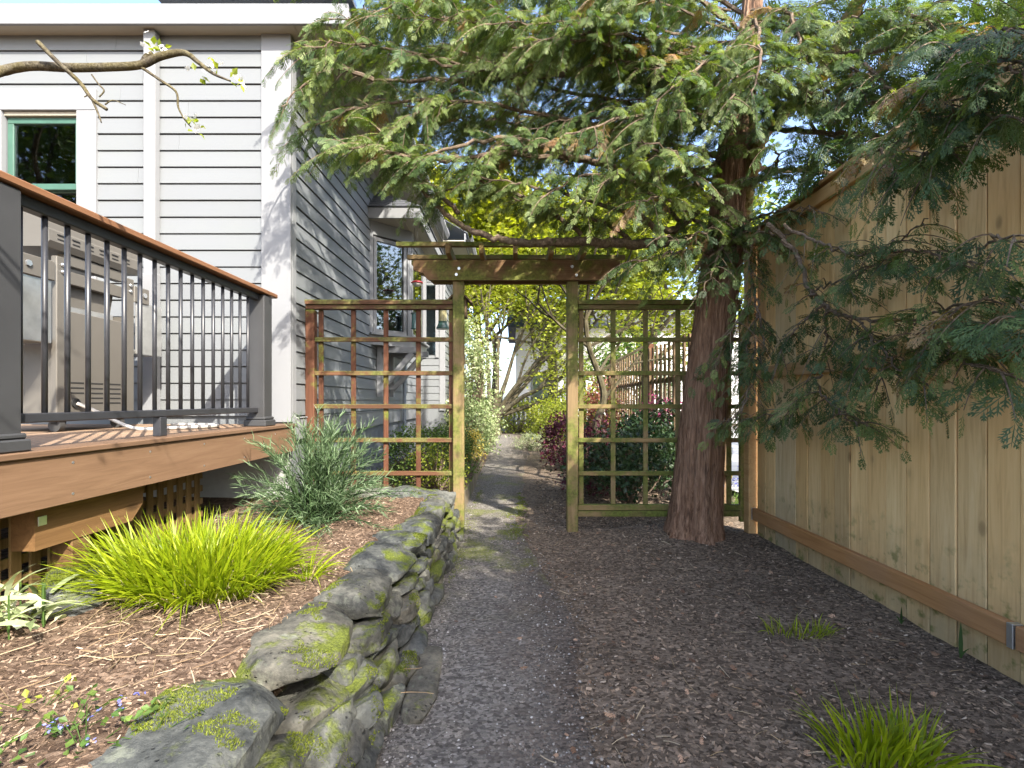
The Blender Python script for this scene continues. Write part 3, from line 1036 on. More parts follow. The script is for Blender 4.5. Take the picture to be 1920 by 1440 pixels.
# window in the jog wall and the second side window
for (x0, x1, z0, z1) in ((-1.60, -1.43, 1.95, 3.25),):
    box('window', (x0, JY - 0.036, z0), (x1, JY - 0.027, z1), PANE, house, 0.001)
    box('casing', (x0 - 0.06, JY - 0.045, z0 - 0.06), (x0, JY - 0.0265, z1 + 0.06), TRIM, house, 0.002)
    box('casing', (x1, JY - 0.045, z0 - 0.06), (x1 + 0.06, JY - 0.0265, z1 + 0.06), TRIM, house, 0.002)

# ================================================================== DECK
DZ = 0.91
DXE = -1.70
deck = thing('deck', 'brown composite deck on timber beams with lattice skirting below', 'deck', (-2.6, 2.3, BED_Z))
DY0 = 0.7
box('edge_board', (DXE - 0.132, DY0, DZ - 0.025), (DXE + 0.012, HY - 0.006, DZ), DECK, deck, 0.004)
box('fascia_board', (DXE - 0.022, DY0 + 0.01, DZ - 0.215), (DXE, HY - 0.006, DZ - 0.0255), DECK, deck, 0.003)
yy = DY0 + 0.02
while yy < HY - 0.1:
    box('deck_board', (-5.5, yy, DZ - 0.025), (DXE - 0.136, yy + 0.135, DZ - 0.001), DECKX, deck, 0.004)
    yy += 0.141
for yj in np.arange(DY0 + 0.1, HY - 0.1, 0.41):
    box('joist', (-5.5, yj, DZ - 0.21), (DXE - 0.023, yj + 0.04, DZ - 0.026), FIR, deck, 0.003)
box('fascia_board', (-5.5, DY0 + 0.012, DZ - 0.215), (DXE - 0.0225, DY0 + 0.034, DZ - 0.0255), DECK, deck, 0.003)
# beam end with a chamfered nose
m = MB()
m.prism([(1.84, 0.70), (1.84, 0.53), (2.31, 0.53), (2.38, 0.60), (2.38, 0.70)], 0, DXE - 0.16, DXE - 0.07)
m.build('beam', FIR, deck)
box('post', (DXE - 0.16, 2.0, 0.2), (DXE - 0.075, 2.09, 0.53), FIR, deck, 0.004)
box('bracket', (DXE - 0.0695, 1.85, 0.62), (DXE - 0.0665, 1.885, 0.655), STEEL, deck, 0.001)
for ys in np.arange(1.1, 3.8, 0.41):
    for zs in (DZ - 0.06, DZ - 0.18):
        m = MB(); m.tube([(DXE - 0.0005, ys, zs), (DXE + 0.0016, ys, zs)], 0.005, 8); m.build('screw', STEEL, deck)
# lattice: horizontal laths behind, vertical laths in front
LX = DXE - 0.19
for zz in np.arange(0.30, 0.69, 0.078):
    box('lattice_slat', (LX - 0.022, DY0, zz), (LX - 0.011, 3.05, zz + 0.038), LATT, deck, 0.0015)
yl = DY0
while yl < 3.02:
    box('lattice_slat', (LX - 0.010, yl, 0.26), (LX + 0.001, yl + 0.042, 0.705), LATT, deck, 0.0015)
    yl += 0.078

# ---------------------------------------------------------------- railing
rail = thing('deck_railing', 'charcoal metal deck railing with round balusters and brown cap rail', 'railing', (-1.76, 2.6, DZ))
RX = -1.72            # outer face of the posts
RC = RX - 0.058       # centre line
RT = 1.862


def rail_post(y0, y1):
    p = box('post', (RX - 0.118, y0, DZ), (RX, y1, RT - 0.034), POSTGREY, rail, 0.006)
    box('base_trim', (RX - 0.135, y0 - 0.018, DZ + 0.0005), (RX + 0.018, y1 + 0.018, DZ + 0.045), POSTGREY, p, 0.006)
    box('base_trim', (RX - 0.127, y0 - 0.010, DZ + 0.0455), (RX + 0.010, y1 + 0.010, DZ + 0.066), POSTGREY, p, 0.006)


rail_post(1.625, 1.743)
rail_post(3.44, 3.558)
box('cap_rail', (RC - 0.07, 0.75, RT - 0.030), (RC + 0.07, 3.62, RT), CAP, rail, 0.005)
for (a, b_) in ((1.7435, 3.4395), (0.75, 1.6245)):
    box('top_rail', (RC - 0.025, a, RT - 0.075), (RC + 0.025, b_, RT - 0.031), DARKMETAL, rail, 0.004)
    box('bottom_rail', (RC - 0.02, a, 1.008), (RC + 0.02, b_, 1.043), DARKMETAL, rail, 0.004)
box('support_block', (RC - 0.02, 2.48, DZ + 0.0005), (RC + 0.02, 2.53, 1.0075), DARKMETAL, rail, 0.003)
bal0 = None
for i, yb_ in enumerate(list(1.79 + 0.0968 * np.arange(17)) + list(0.80 + 0.0968 * np.arange(8))):
    if bal0 is None:
        mb = MB(); mb.tube([(RC, yb_, 1.0435), (RC, yb_, RT - 0.0755)], 0.0098, 12)
        bal0 = mb.build('baluster', DARKMETAL, rail, (RC, yb_, 1.0435), True)
    else:
        o = bpy.data.objects.new('baluster', bal0.data); link(o, rail, (RC, yb_, 1.0435))

# ---------------------------------------------------------------- gas grill seen from behind
GX = -2.575
grill = thing('gas_grill', 'grey gas grill on castors seen from behind through the railing', 'grill', (GX - 0.25, 3.09, DZ))
g0, g1 = 2.80, 3.36
box('back_panel', (GX - 0.02, g0 + 0.075, DZ + 0.10), (GX - 0.006, g1 - 0.06, DZ + 0.70), TAUPE, grill, 0.004)
box('side_panel', (GX - 0.50, g0 + 0.03, DZ + 0.10), (GX - 0.03, g0 + 0.045, DZ + 0.74), TAUPE, grill, 0.004)
box('side_panel', (GX - 0.50, g1 - 0.03, DZ + 0.10), (GX - 0.03, g1 - 0.015, DZ + 0.74), TAUPE, grill, 0.004)
box('base_shelf', (GX - 0.50, g0, DZ + 0.075), (GX, g1, DZ + 0.0995), TAUPE, grill, 0.004)
for yy in (g0, g1 - 0.055):
    lg = box('leg', (GX - 0.03, yy, DZ + 0.1), (GX + 0.004, yy + 0.07, DZ + 1.0), TAUPE, grill, 0.004)
    for zz in (0.955, 0.915):
        m = MB(); m.lathe([(0.0, 0.0), (0.011, 0.0), (0.012, 0.004), (0.008, 0.010), (0.0, 0.011)], seg=10)
        v = np.vstack(m.v); v = np.stack([v[:, 2], v[:, 0], v[:, 1]], 1) + np.array([GX + 0.0045, yy + 0.035, DZ + zz])
        add('bolt', v, [np.vstack(m.f4)], STEEL, lg, smooth=True)
# firebox tub and heat shield
m = MB(); m.prism([(g0 + 0.075, DZ + 0.93), (g0 + 0.11, DZ + 0.74), (g1 - 0.11, DZ + 0.74), (g1 - 0.075, DZ + 0.93)], 0, GX - 0.45, GX - 0.06); m.build('firebox', TAUPE, grill)
box('heat_shield', (GX - 0.045, g0 + 0.072, DZ + 0.86), (GX - 0.012, g1 - 0.058, DZ + 0.935), TAUPE, grill, 0.004)
box('heat_shield', (GX - 0.06, g0 + 0.072, DZ + 0.965), (GX - 0.01, g1 - 0.058, DZ + 1.03), TAUPE, grill, 0.004)
box('drip_tray', (GX - 0.3, g0 + 0.12, DZ + 0.70), (GX - 0.03, g1 - 0.12, DZ + 0.735), GRILLSTEEL, grill, 0.004)
# hood: rounded box
m = MB()
prof = [(GX - 0.50, DZ + 1.035), (GX - 0.0, DZ + 1.035), (GX + 0.02, DZ + 1.07), (GX + 0.015, DZ + 1.13)]
for a in np.linspace(0, math.pi / 2, 8):
    prof.append((GX - 0.12 + 0.13 * math.cos(a), DZ + 1.14 + 0.14 * math.sin(a)))
prof += [(GX - 0.38, DZ + 1.26), (GX - 0.50, DZ + 1.12)]
k = len(prof)
v = [(a, yy, b_) for yy in (g0 - 0.06, g1 + 0.05) for a, b_ in prof]
f3 = []
for i in range(1, k - 1): f3 += [[0, i, i + 1], [k, k + i + 1, k + i]]
m.put(v, [[i, (i + 1) % k, k + (i + 1) % k, k + i][::-1] for i in range(k)], f3)
hood = m.build('hood', TAUPE, grill)
for yy in np.arange(g0 - 0.01, g1 - 0.03, 0.095):
    for zz in (1.085, 1.11):
        box('slot', (GX + 0.0145, yy, DZ + zz), (GX + 0.0215, yy + 0.05, DZ + zz + 0.008), SLOT, hood, 0.001)
for zz in (0.16, 0.19, 0.22, 0.25, 0.28):
    for yy in (g0 + 0.10, g0 + 0.24, g0 + 0.38):
        if zz < 0.2 and yy < g0 + 0.2: continue
        box('vent_slot', (GX - 0.0065, yy, DZ + zz), (GX - 0.004, yy + 0.09, DZ + zz + 0.009), SLOT, grill, 0.0008)
m = MB(); m.tube([(GX - 0.006, g0 + 0.13, DZ + 0.165), (GX + 0.004, g0 + 0.13, DZ + 0.165)], 0.028, 16); m.build('gas_inlet', SLOT, grill)
for (ya, yc, nm) in ((g0 - 0.30, g0 - 0.012, 1), (g1 + 0.03, g1 + 0.30, 2)):
    box('side_shelf', (GX - 0.42, ya, DZ + 0.50), (GX - 0.012, yc, DZ + 0.53), GRILLSTEEL, grill, 0.006)
    box('shelf_face', (GX - 0.011, ya + 0.01, DZ + 0.50), (GX - 0.002, yc - 0.01, DZ + 0.86), GRILLSTEEL, grill, 0.004)
    br = box('shelf_bracket', (GX - 0.0015, yc - 0.24 if nm == 1 else ya - 0.02, DZ + 0.85), (GX + 0.010, yc if nm == 1 else ya + 0.12, DZ + 0.96), TAUPE, grill, 0.008)
    m = MB(); cy = yc - 0.16 if nm == 1 else ya + 0.07
    m.tube([(GX + 0.010, cy, DZ + 0.91), (GX + 0.020, cy, DZ + 0.91)], 0.017, 6); m.build('wing_nut', STEEL, br)
for yy in (g0 + 0.06, g1 - 0.06):
    for xx in (GX - 0.05, GX - 0.44):
        m = MB(); m.tube([(xx, yy - 0.016, DZ + 0.037), (xx, yy + 0.016, DZ + 0.037)], 0.0365, 18)
        w = m.build('castor', RUBBER, grill, smooth=False)
        box('fork', (xx - 0.018, yy - 0.022, DZ + 0.045), (xx + 0.018, yy + 0.022, DZ + 0.0745), SLOT, w, 0.003)
# pale gas hose lying on the deck
hp = smooth_path([(GX + 0.004, g0 + 0.13, DZ + 0.165), (GX + 0.09, g0 + 0.20, DZ + 0.10), (-2.30, 3.02, DZ + 0.012), (-2.10, 3.06, DZ + 0.012), (-1.99, 3.15, DZ + 0.012), (-1.96, 3.30, DZ + 0.012), (-2.1, 3.45, DZ + 0.012), (-2.4, 3.50, DZ + 0.012)], 10)
m = MB(); m.tube(hp, 0.011, 8)
tag(m.build('gas_hose', WHITEPL, None, (0, 0, 0), True), 'pale gas hose coiling over the deck boards behind the grill', 'hose')

# ================================================================== STONE WALL
def mat_stone():
    t = NT('mossy_basalt')
    p = t.pos((1, 1, 1), 3)
    n1 = t.noise(p, 4.0, 6, 0.65)
    n2 = t.noise(p, 38, 5, 0.7)
    c = t.ramp(t.math('ADD', t.math('MULTIPLY', n1, 0.6), t.math('MULTIPLY', n2, 0.4)),
               [(0.33, (0.022, 0.024, 0.023)), (0.47, (0.070, 0.073, 0.070)), (0.60, (0.135, 0.137, 0.126)), (0.78, (0.24, 0.235, 0.205))])
    c = t.mix(1.0, c, t.ramp(t.rnd(), [(0.0, (0.75, 0.78, 0.80)), (0.5, (1.0, 1.0, 0.97)), (1.0, (1.15, 1.05, 0.90))]), 'MULTIPLY')
    # pits
    d = t.voro(p, 55)
    pit = t.ramp(d, [(0.10, 1.0), (0.26, 0.0)])
    pm = t.math('MULTIPLY', pit, t.ramp(t.noise(p, 7, 3), [(0.5, 0.0), (0.62, 1.0)]))
    c = t.mix(t.math('MULTIPLY', pm, 0.8), c, (0.015, 0.016, 0.015))
    # lichen: pale flat spots
    ln = t.noise(p, 11, 5, 0.7)
    c = t.mix(t.math('MULTIPLY', t.ramp(ln, [(0.56, 0.0), (0.66, 1.0)]), 0.55), c, (0.20, 0.215, 0.165))
    # moss on the upper sides
    nz = t.sep(t.n('ShaderNodeNewGeometry').outputs['Normal'])[2]
    mo = t.math('ADD', t.noise(t.pos((1, 1, 1)), 3.4, 6, 0.68), t.math('MULTIPLY', nz, 0.05))
    mf = t.ramp(mo, [(0.56, 0.0), (0.64, 1.0)])
    mc = t.ramp(t.noise(p, 120, 3, 0.7), [(0.3, (0.045, 0.060, 0.008)), (0.7, (0.15, 0.18, 0.025))])
    c = t.mix(t.math('MULTIPLY', mf, 0.9), c, mc)
    h = t.math('ADD', t.math('MULTIPLY', n2, 0.7), t.math('SUBTRACT', t.math('MULTIPLY', mf, t.noise(p, 140, 2)), pm))
    t.bump(h, 0.8, 0.010)
    return t.done(c, 0.9, 0.15)


STONE = mat_stone()
STONE_TRIS = []      # world geometry of the stones, used to lay moss on them
_cube = None


def cube_grid(n):
    V, F = [], []
    t = np.linspace(-1, 1, n + 1)
    for ax in range(3):
        for s in (-1, 1):
            A_, B_ = np.meshgrid(t, t)
            v = np.zeros(((n + 1) ** 2, 3))
            v[:, ax] = s; v[:, (ax + 1) % 3] = A_.ravel(); v[:, (ax + 2) % 3] = B_.ravel()
            f = quads_grid(n + 1, n + 1, len(V) * (n + 1) ** 2)
            F.append(f if s > 0 else f[:, ::-1])
            V.append(v)
    V = np.vstack(V); F = np.vstack(F)
    key = np.round(V * 1000).astype(int)
    _, first, inv = np.unique(key, axis=0, return_index=True, return_inverse=True)
    return V[first], inv.reshape(-1)[F]


CUBE_V, CUBE_F = cube_grid(12)


def stone(c, size, seed, parent, rotz=0.0, tilt=0.0, k=9.0, rough=1.0, name='stone'):
    rg = np.random.default_rng(seed)
    p = CUBE_V.copy()
    nrm = (np.abs(p) ** k).sum(1) ** (1 / k)
    p = p / nrm[:, None]
    for _ in range(10):                             # broken faces
        n_ = unit(rg.normal(size=3) * np.array([1.0, 0.7, 0.8]))
        d = rg.uniform(0.84, 1.15)
        o = p @ n_ - d
        p = p - np.where(o > 0, o, 0)[:, None] * n_
    h = np.array(size) / 2
    q = p * h
    q = q + (p * (0.10 * fbm(p * 1.6 + seed * 3.1, 3, seed))[:, None] + p * (0.07 * fbm(q * 26 + seed, 4, seed + 5, 0.6))[:, None]) * h.min() * 2.2 * rough
    q[:, 2] += 0.16 * h[2] * fbm(np.stack([q[:, 0] * 5, q[:, 1] * 5, q[:, 0] * 0], 1) + seed, 2, seed + 9)
    cz, sz = math.cos(rotz), math.sin(rotz)
    ct, st = math.cos(tilt), math.sin(tilt)
    q = np.stack([q[:, 0] * ct + q[:, 2] * st, q[:, 1], -q[:, 0] * st + q[:, 2] * ct], 1)
    q = np.stack([q[:, 0] * cz - q[:, 1] * sz, q[:, 0] * sz + q[:, 1] * cz, q[:, 2]], 1)
    q = q + np.array(c)
    STONE_TRIS.append((q, CUBE_F))
    o = add(name, q, [CUBE_F], STONE, parent, c, True)
    o.data.set_sharp_from_angle(angle=math.radians(32))
    return o


swall = thing('stone_wall', 'low dry stone retaining wall of mossy grey slabs beside the path', 'stone wall', (-0.55, 2.4, 0))
rg = np.random.default_rng(41)
sid = 100
def top_x(y):
    return float(np.interp(y, [1.0, 1.7, 2.04, 2.3, 2.9, 4.0], [-0.655, -0.615, -0.58, -0.55, -0.525, -0.53]))


ZT = 0.335           # height of the wall top above the path
for ci in range(4):
    yv = 0.50 + 0.09 * ci
    while yv < 4.05:
        far = yv > 2.9
        Ls = rg.uniform(0.13, 0.22) if far else rg.uniform(0.17, 0.33)
        tx = top_x(yv + Ls / 2)
        face = np.array([tx + 0.385, ZT]); fl = np.linalg.norm(face); face = face / fl
        nrm_ = np.array([face[1], -face[0]])
        f = (0.10, 0.30, 0.50, 0.70)[ci] * fl
        dep = (0.17, 0.18, 0.20, 0.26)[ci]
        hv = fl / 5.0 * rg.uniform(1.0, 1.28)
        ctr = np.array([-0.385, -0.012]) + face * f - nrm_ * (dep / 2 - rg.uniform(-0.012, 0.022))
        stone((ctr[0], yv + Ls / 2, ctr[1]), (dep, Ls * 1.03, hv), sid, swall, rg.uniform(-0.09, 0.09), -math.atan2(abs(nrm_[1]), nrm_[0]) * (0.95, 0.85, 0.6, 0.25)[ci] + rg.uniform(-0.08, 0.06), k=5.5)
        sid += 1
        yv += Ls * 0.99
# capping slabs
yv = 0.62
for Ls in [0.34, 0.46, 0.50, 0.34, 0.36, 0.30, 0.24, 0.26, 0.28, 0.24, 0.22, 0.2]:
    if yv > 3.95: break
    dep = rg.uniform(0.25, 0.33) if yv < 2.6 else rg.uniform(0.20, 0.27)
    stone((top_x(yv + Ls / 2) + 0.05 - dep / 2 + rg.uniform(-0.012, 0.012), yv + Ls / 2, ZT - 0.05 + rg.uniform(-0.006, 0.010)), (dep, Ls * 1.02, 0.12), sid, swall, rg.uniform(-0.07, 0.07) + (0.12 if yv < 2.2 else 0.0), rg.uniform(-0.05, 0.06), k=9)
    sid += 1
    yv += Ls * 0.985
# return along the trellis
for (cx, w) in ((-0.80, 0.42), (-1.16, 0.36), (-1.48, 0.30)):
    stone((cx, 4.02 + rg.uniform(-0.02, 0.02), 0.315), (w * 1.03, 0.27, 0.13), sid, swall, rg.uniform(-0.1, 0.1), 0, k=5)
    sid += 1
# flat footing stone beside the path, mossy rock by the lattice
stone((-0.345, 1.95, -0.014), (0.12, 0.50, 0.05), sid, swall, 0.06, 0, k=6, rough=0.5); sid += 1
rk = stone((-1.68, 1.92, 0.36), (0.22, 0.42, 0.17), 333, None, 0.5, 0, k=3)
tag(rk, 'moss covered rock against the deck lattice beside the grass clump', 'rock')

from mathutils.bvhtree import BVHTree


def bvh_of(tris):
    V, F, n = [], [], 0
    for v, f in tris:
        V.append(v); F.append(f + n); n += len(v)
    return BVHTree.FromPolygons([tuple(a) for a in np.vstack(V)], [tuple(int(i) for i in a) for a in np.vstack(F)])


SBVH = bvh_of(STONE_TRIS)

# ================================================================== SCATTER: chips, gravel, litter, moss
def mat_chip(name, stops, rough=0.9):
    t = NT(name)
    s = t.n('ShaderNodeSeparateColor'); t.l(t.attr(), s.inputs[0])
    c = t.ramp(s.outputs[0], stops)
    n = t.noise(t.pos((1, 1, 1)), 90, 3, 0.6)
    c = t.mix(1.0, c, t.math('ADD', t.math('MULTIPLY', n, 0.8), 0.6), 'MULTIPLY')
    return t.done(c, rough, 0.15)


CHIP = mat_chip('bark_chips', [(0.0, (0.038, 0.029, 0.021)), (0.4, (0.125, 0.094, 0.068)), (0.75, (0.225, 0.166, 0.118)), (0.95, (0.33, 0.245, 0.17)), (1.0, (0.44, 0.37, 0.29))])
BCHIP = mat_chip('red_bark_chips', [(0.0, (0.045, 0.030, 0.020)), (0.4, (0.13, 0.088, 0.060)), (0.75, (0.23, 0.16, 0.113)), (0.95, (0.32, 0.235, 0.17)), (1.0, (0.42, 0.34, 0.26))])
PEB = mat_chip('gravel_stones', [(0.0, (0.06, 0.056, 0.050)), (0.5, (0.155, 0.144, 0.128)), (0.85, (0.25, 0.232, 0.207)), (1.0, (0.45, 0.44, 0.42))])
STRAW = mat_chip('dry_straw', [(0.0, (0.18, 0.12, 0.07)), (0.6, (0.30, 0.23, 0.14)), (1.0, (0.40, 0.34, 0.24))])
chip_v = np.array([(-.5, -.5, 0), (.5, -.42, 0), (.42, .5, 0), (-.5, .4, 0), (-.4, -.42, 1), (.42, -.5, 1), (.5, .42, 1), (-.42, .5, 1)], float)
chip_f = np.array([[4, 5, 6, 7], [0, 1, 5, 4], [2, 3, 7, 6]])
peb_v = np.array([(1, 0, 0), (0, 1, 0), (-1, 0, 0), (0, -1, 0), (0.1, 0.1, 0.8), (0, 0, -0.6)], float)
peb_f = np.array([[0, 1, 4], [1, 2, 4], [2, 3, 4], [3, 0, 4], [1, 0, 5], [2, 1, 5], [3, 2, 5], [0, 3, 5]])


def rand_frames(n, rg, tilt=0.35):
    a = rg.uniform(0, 2 * np.pi, n)
    nz = unit(np.stack([rg.normal(0, tilt, n), rg.normal(0, tilt, n), np.ones(n)], 1))
    u = np.stack([np.cos(a), np.sin(a), np.zeros(n)], 1)
    u = unit(u - (u * nz).sum(1)[:, None] * nz)
    return u, np.cross(nz, u), nz


def scatter_chips(name, label, n, xr, yr, hf, mat, lmin, lmax, seed, keep=None, ybias=1.0, tilt=0.35, fat=0.35, pebble=False, bias=1.0):
    rg = np.random.default_rng(seed)
    x = rg.uniform(xr[0], xr[1], n)
    y = yr[0] + (yr[1] - yr[0]) * rg.uniform(0, 1, n) ** ybias
    if keep is not None:
        k = keep(x, y, rg); x = x[k]; y = y[k]; n = len(x)
    z = hf(x, y)
    L = lmin + (lmax - lmin) * rg.uniform(0, 1, n) ** 2.2
    u, v, w = rand_frames(n, rg, tilt)
    W = L * rg.uniform(fat * 0.5, fat * 1.3, n)
    T = L * rg.uniform(0.08, 0.2, n) if not pebble else L * 0.8
    if pebble: W = L * rg.uniform(0.7, 1.1, n)
    t = rg.uniform(0, 1, n) ** bias
    m = MB()
    pos = np.stack([x, y, z + (0.0 if not pebble else 0.2 * L)], 1)
    if pebble:
        m.inst(peb_v, None, peb_f, pos, u * L[:, None], v * W[:, None], w * T[:, None], np.stack([t] * 3, 1))
    else:
        m.inst(chip_v, chip_f, None, pos, u * L[:, None], v * W[:, None], w * T[:, None], np.stack([t] * 3, 1))
    o = m.build(name, mat, None, (0, 0, 0))
    return tag(o, label, None, None, 'stuff')


def path_right(y):
    return path_edges(y)[1]


scatter_chips('bark_mulch', 'dark loose bark chips covering the ground beside the fence', 34000, (-0.40, 1.99), (1.2, 5.2), height_ground, CHIP, 0.006, 0.026, 51,
              keep=lambda x, y, r: r.uniform(0, 1, len(x)) < np.clip((x - path_right(y) + 0.38) / 0.62, 0.06, 1), ybias=1.5)
scatter_chips('gravel', 'small grey stones of the garden path', 16000, (-0.46, 0.45), (1.2, 6.0), lambda x, y: height_ground(x, y) + 0.012, PEB, 0.003, 0.0075, 52,
              keep=lambda x, y, r: r.uniform(0, 1, len(x)) < np.clip((path_right(y) + 0.12 - x) / 0.3, 0.05, 1), ybias=1.5, pebble=True, bias=1.3)
scatter_chips('bark_mulch', 'red brown loose bark chips covering the raised bed', 26000, (-1.95, -0.72), (0.75, 4.05), bed_h, BCHIP, 0.005, 0.022, 53, ybias=1.3, fat=0.26, keep=lambda x, y, r: x < np.interp(y, [1.0, 1.7, 2.04, 2.3, 2.9, 4.0], [-0.655, -0.615, -0.58, -0.55, -0.525, -0.53]) - 0.12)
scatter_chips('bark_mulch', 'dark loose chips behind the right trellis', 5000, (0.3, 2.0), (4.3, 7.0), height_ground, CHIP, 0.012, 0.04, 54)


def strands(name, label, n, xr, yr, hf, mat, lmin, lmax, seed, rad=0.0011, gauss=None):
    rg = np.random.default_rng(seed)
    m = MB()
    for i in range(n):
        if gauss: x, y = rg.normal(gauss[0], gauss[2]), rg.normal(gauss[1], gauss[3])
        else: x, y = rg.uniform(*xr), rg.uniform(*yr)
        L = rg.uniform(lmin, lmax); a = rg.uniform(0, 2 * np.pi)
        t = np.linspace(-0.5, 0.5, 5)
        c = rg.normal(0, 0.22)
        px = x + L * (t * math.cos(a) - c * t * t * math.sin(a))
        pyy = y + L * (t * math.sin(a) + c * t * t * math.cos(a))
        pz = hf(px, pyy) + 0.006 + rg.uniform(0, 0.02) * (0.5 + t)
        m.tube(np.stack([px, pyy, pz], 1), rad * rg.uniform(0.7, 1.5), 3, rg.uniform(0, 1), cap=False)
    return tag(m.build(name, mat, None, (0, 0, 0)), label, None, None, 'stuff')


strands('straw', 'pale dry grass stalks strewn over the raised bed', 170, (-1.7, -0.7), (1.05, 2.6), bed_h, STRAW, 0.03, 0.13, 61, 0.0012, gauss=(-1.1, 1.65, 0.26, 0.3))
strands('straw', 'thin pale twigs lying on the dark mulch', 80, (0.1, 1.9), (1.3, 4.0), height_ground, STRAW, 0.02, 0.09, 62, 0.0013)

# moss cushions on the wall: thousands of tiny upright leaflets
MOSS = mat_leaf('moss_leaves', ((0.045, 0.062, 0.006), (0.11, 0.14, 0.013), (0.21, 0.235, 0.03)), 0.25, 0.8)
moss_v = np.array([(-0.5, 0, 0), (0.5, 0, 0), (0.0, 0.35, 1.0)]); moss_f = np.array([[0, 1, 2]])


def moss_patch(spots, label, seed, dens=9000, hgt=0.011, surf=None, name='moss', mat=None):
    rg = np.random.default_rng(seed)
    m = MB()
    for (cx, cy, rx, ry) in spots:
        n = int(dens * rx * ry * 14)
        a = rg.uniform(0, 2 * np.pi, n); r = rg.uniform(0, 1, n) ** 0.5
        x = cx + rx * r * np.cos(a); y = cy + ry * r * np.sin(a)
        f = fbm(np.stack([x * 24, y * 24, 0 * x], 1), 3, seed) - (r - 0.62) * 1.2
        k = f > 0.0
        x = x[k]; y = y[k]
        pz, nn = [], []
        if surf is None:
            ok = []
            for xx, yy in zip(x, y):
                h = SBVH.ray_cast((xx, yy, 0.8), (0, 0, -1))
                if h[0] is not None and h[1].z > 0.25 and h[0].z > 0.02:
                    pz.append(h[0].z); nn.append(tuple(h[1])); ok.append(True)
                else: ok.append(False)
            ok = np.array(ok, bool); x = x[ok]; y = y[ok]
            z = np.array(pz); nn = np.array(nn).reshape(-1, 3)
        else:
            z = surf(x, y); nn = np.tile([0, 0, 1.0], (len(x), 1))
        n = len(x)
        if n == 0: continue
        w = unit(nn + rg.normal(0, 0.45, (n, 3)))
        u = unit(np.cross(w, rg.normal(size=(n, 3)))); v = np.cross(w, u)
        H = hgt * rg.uniform(0.5, 1.4, n)
        t = np.clip(rg.normal(0.5, 0.25, n), 0, 1)
        m.inst(moss_v, None, moss_f, np.stack([x, y, z - 0.002], 1), u * 0.0042, v * H[:, None], w * H[:, None], np.stack([t, rg.uniform(0.2, 0.8, n), t], 1))
    return tag(m.build(name, mat or MOSS, None, (0, 0, 0)), label, None, None, 'stuff')


moss_patch([(-0.80, 1.22, 0.12, 0.14), (-0.78, 2.06, 0.13, 0.16), (-0.82, 2.50, 0.12, 0.17), (-0.70, 1.80, 0.06, 0.13), (-0.60, 1.50, 0.08, 0.09), (-0.55, 1.33, 0.08, 0.08), (-0.52, 1.95, 0.05, 0.10), (-0.47, 1.72, 0.05, 0.08), (-0.43, 1.60, 0.04, 0.08),
            (-0.72, 2.9, 0.10, 0.12), (-0.68, 3.45, 0.12, 0.15), (-0.70, 3.85, 0.13, 0.14), (-1.68, 1.88, 0.16, 0.22), (-1.62, 1.80, 0.12, 0.14), (-0.50, 2.75, 0.05, 0.1), (-0.66, 1.12, 0.09, 0.07), (-0.46, 2.3, 0.05, 0.12), (-0.42, 1.98, 0.04, 0.12), (-0.45, 1.35, 0.05, 0.06)],
           'bright green moss growing on the stone wall', 71, dens=26000, hgt=0.0075)
moss_patch([(-0.34, 4.35, 0.14, 0.5), (0.02, 4.15, 0.15, 0.35), (-0.2, 3.75, 0.14, 0.28), (0.10, 5.2, 0.07, 0.8), (-0.36, 3.3, 0.06, 0.4), (-0.1, 4.7, 0.2, 0.16), (-0.38, 5.6, 0.06, 0.6)],
           'yellow green moss patches on the gravel path under the arbor', 72, dens=5200, hgt=0.009, surf=lambda x, y: height_ground(x, y) + 0.012)

# ================================================================== TIMBER EDGING beyond the gate
edg = thing('path_edging', 'low weathered timber edging between path and bed beyond the arbor', 'edging', (-0.47, 6.5, 0))
GREYW = mat_wood('weathered_edging', ((0.12, 0.10, 0.075), (0.22, 0.19, 0.145), (0.32, 0.28, 0.22)), axis='z', moss=0.35, knots=False)
yy = 4.32
er = random.Random(5)
while yy < 11.8:
    w = er.uniform(0.20, 0.32)
    e0 = -0.475 - 0.016 * max(0, yy - 6)
    box('board', (e0 - 0.022, yy, -0.05), (e0, yy + w - 0.006, 0.165 + er.uniform(-0.02, 0.02)), GREYW, edg, 0.003)
    yy += w

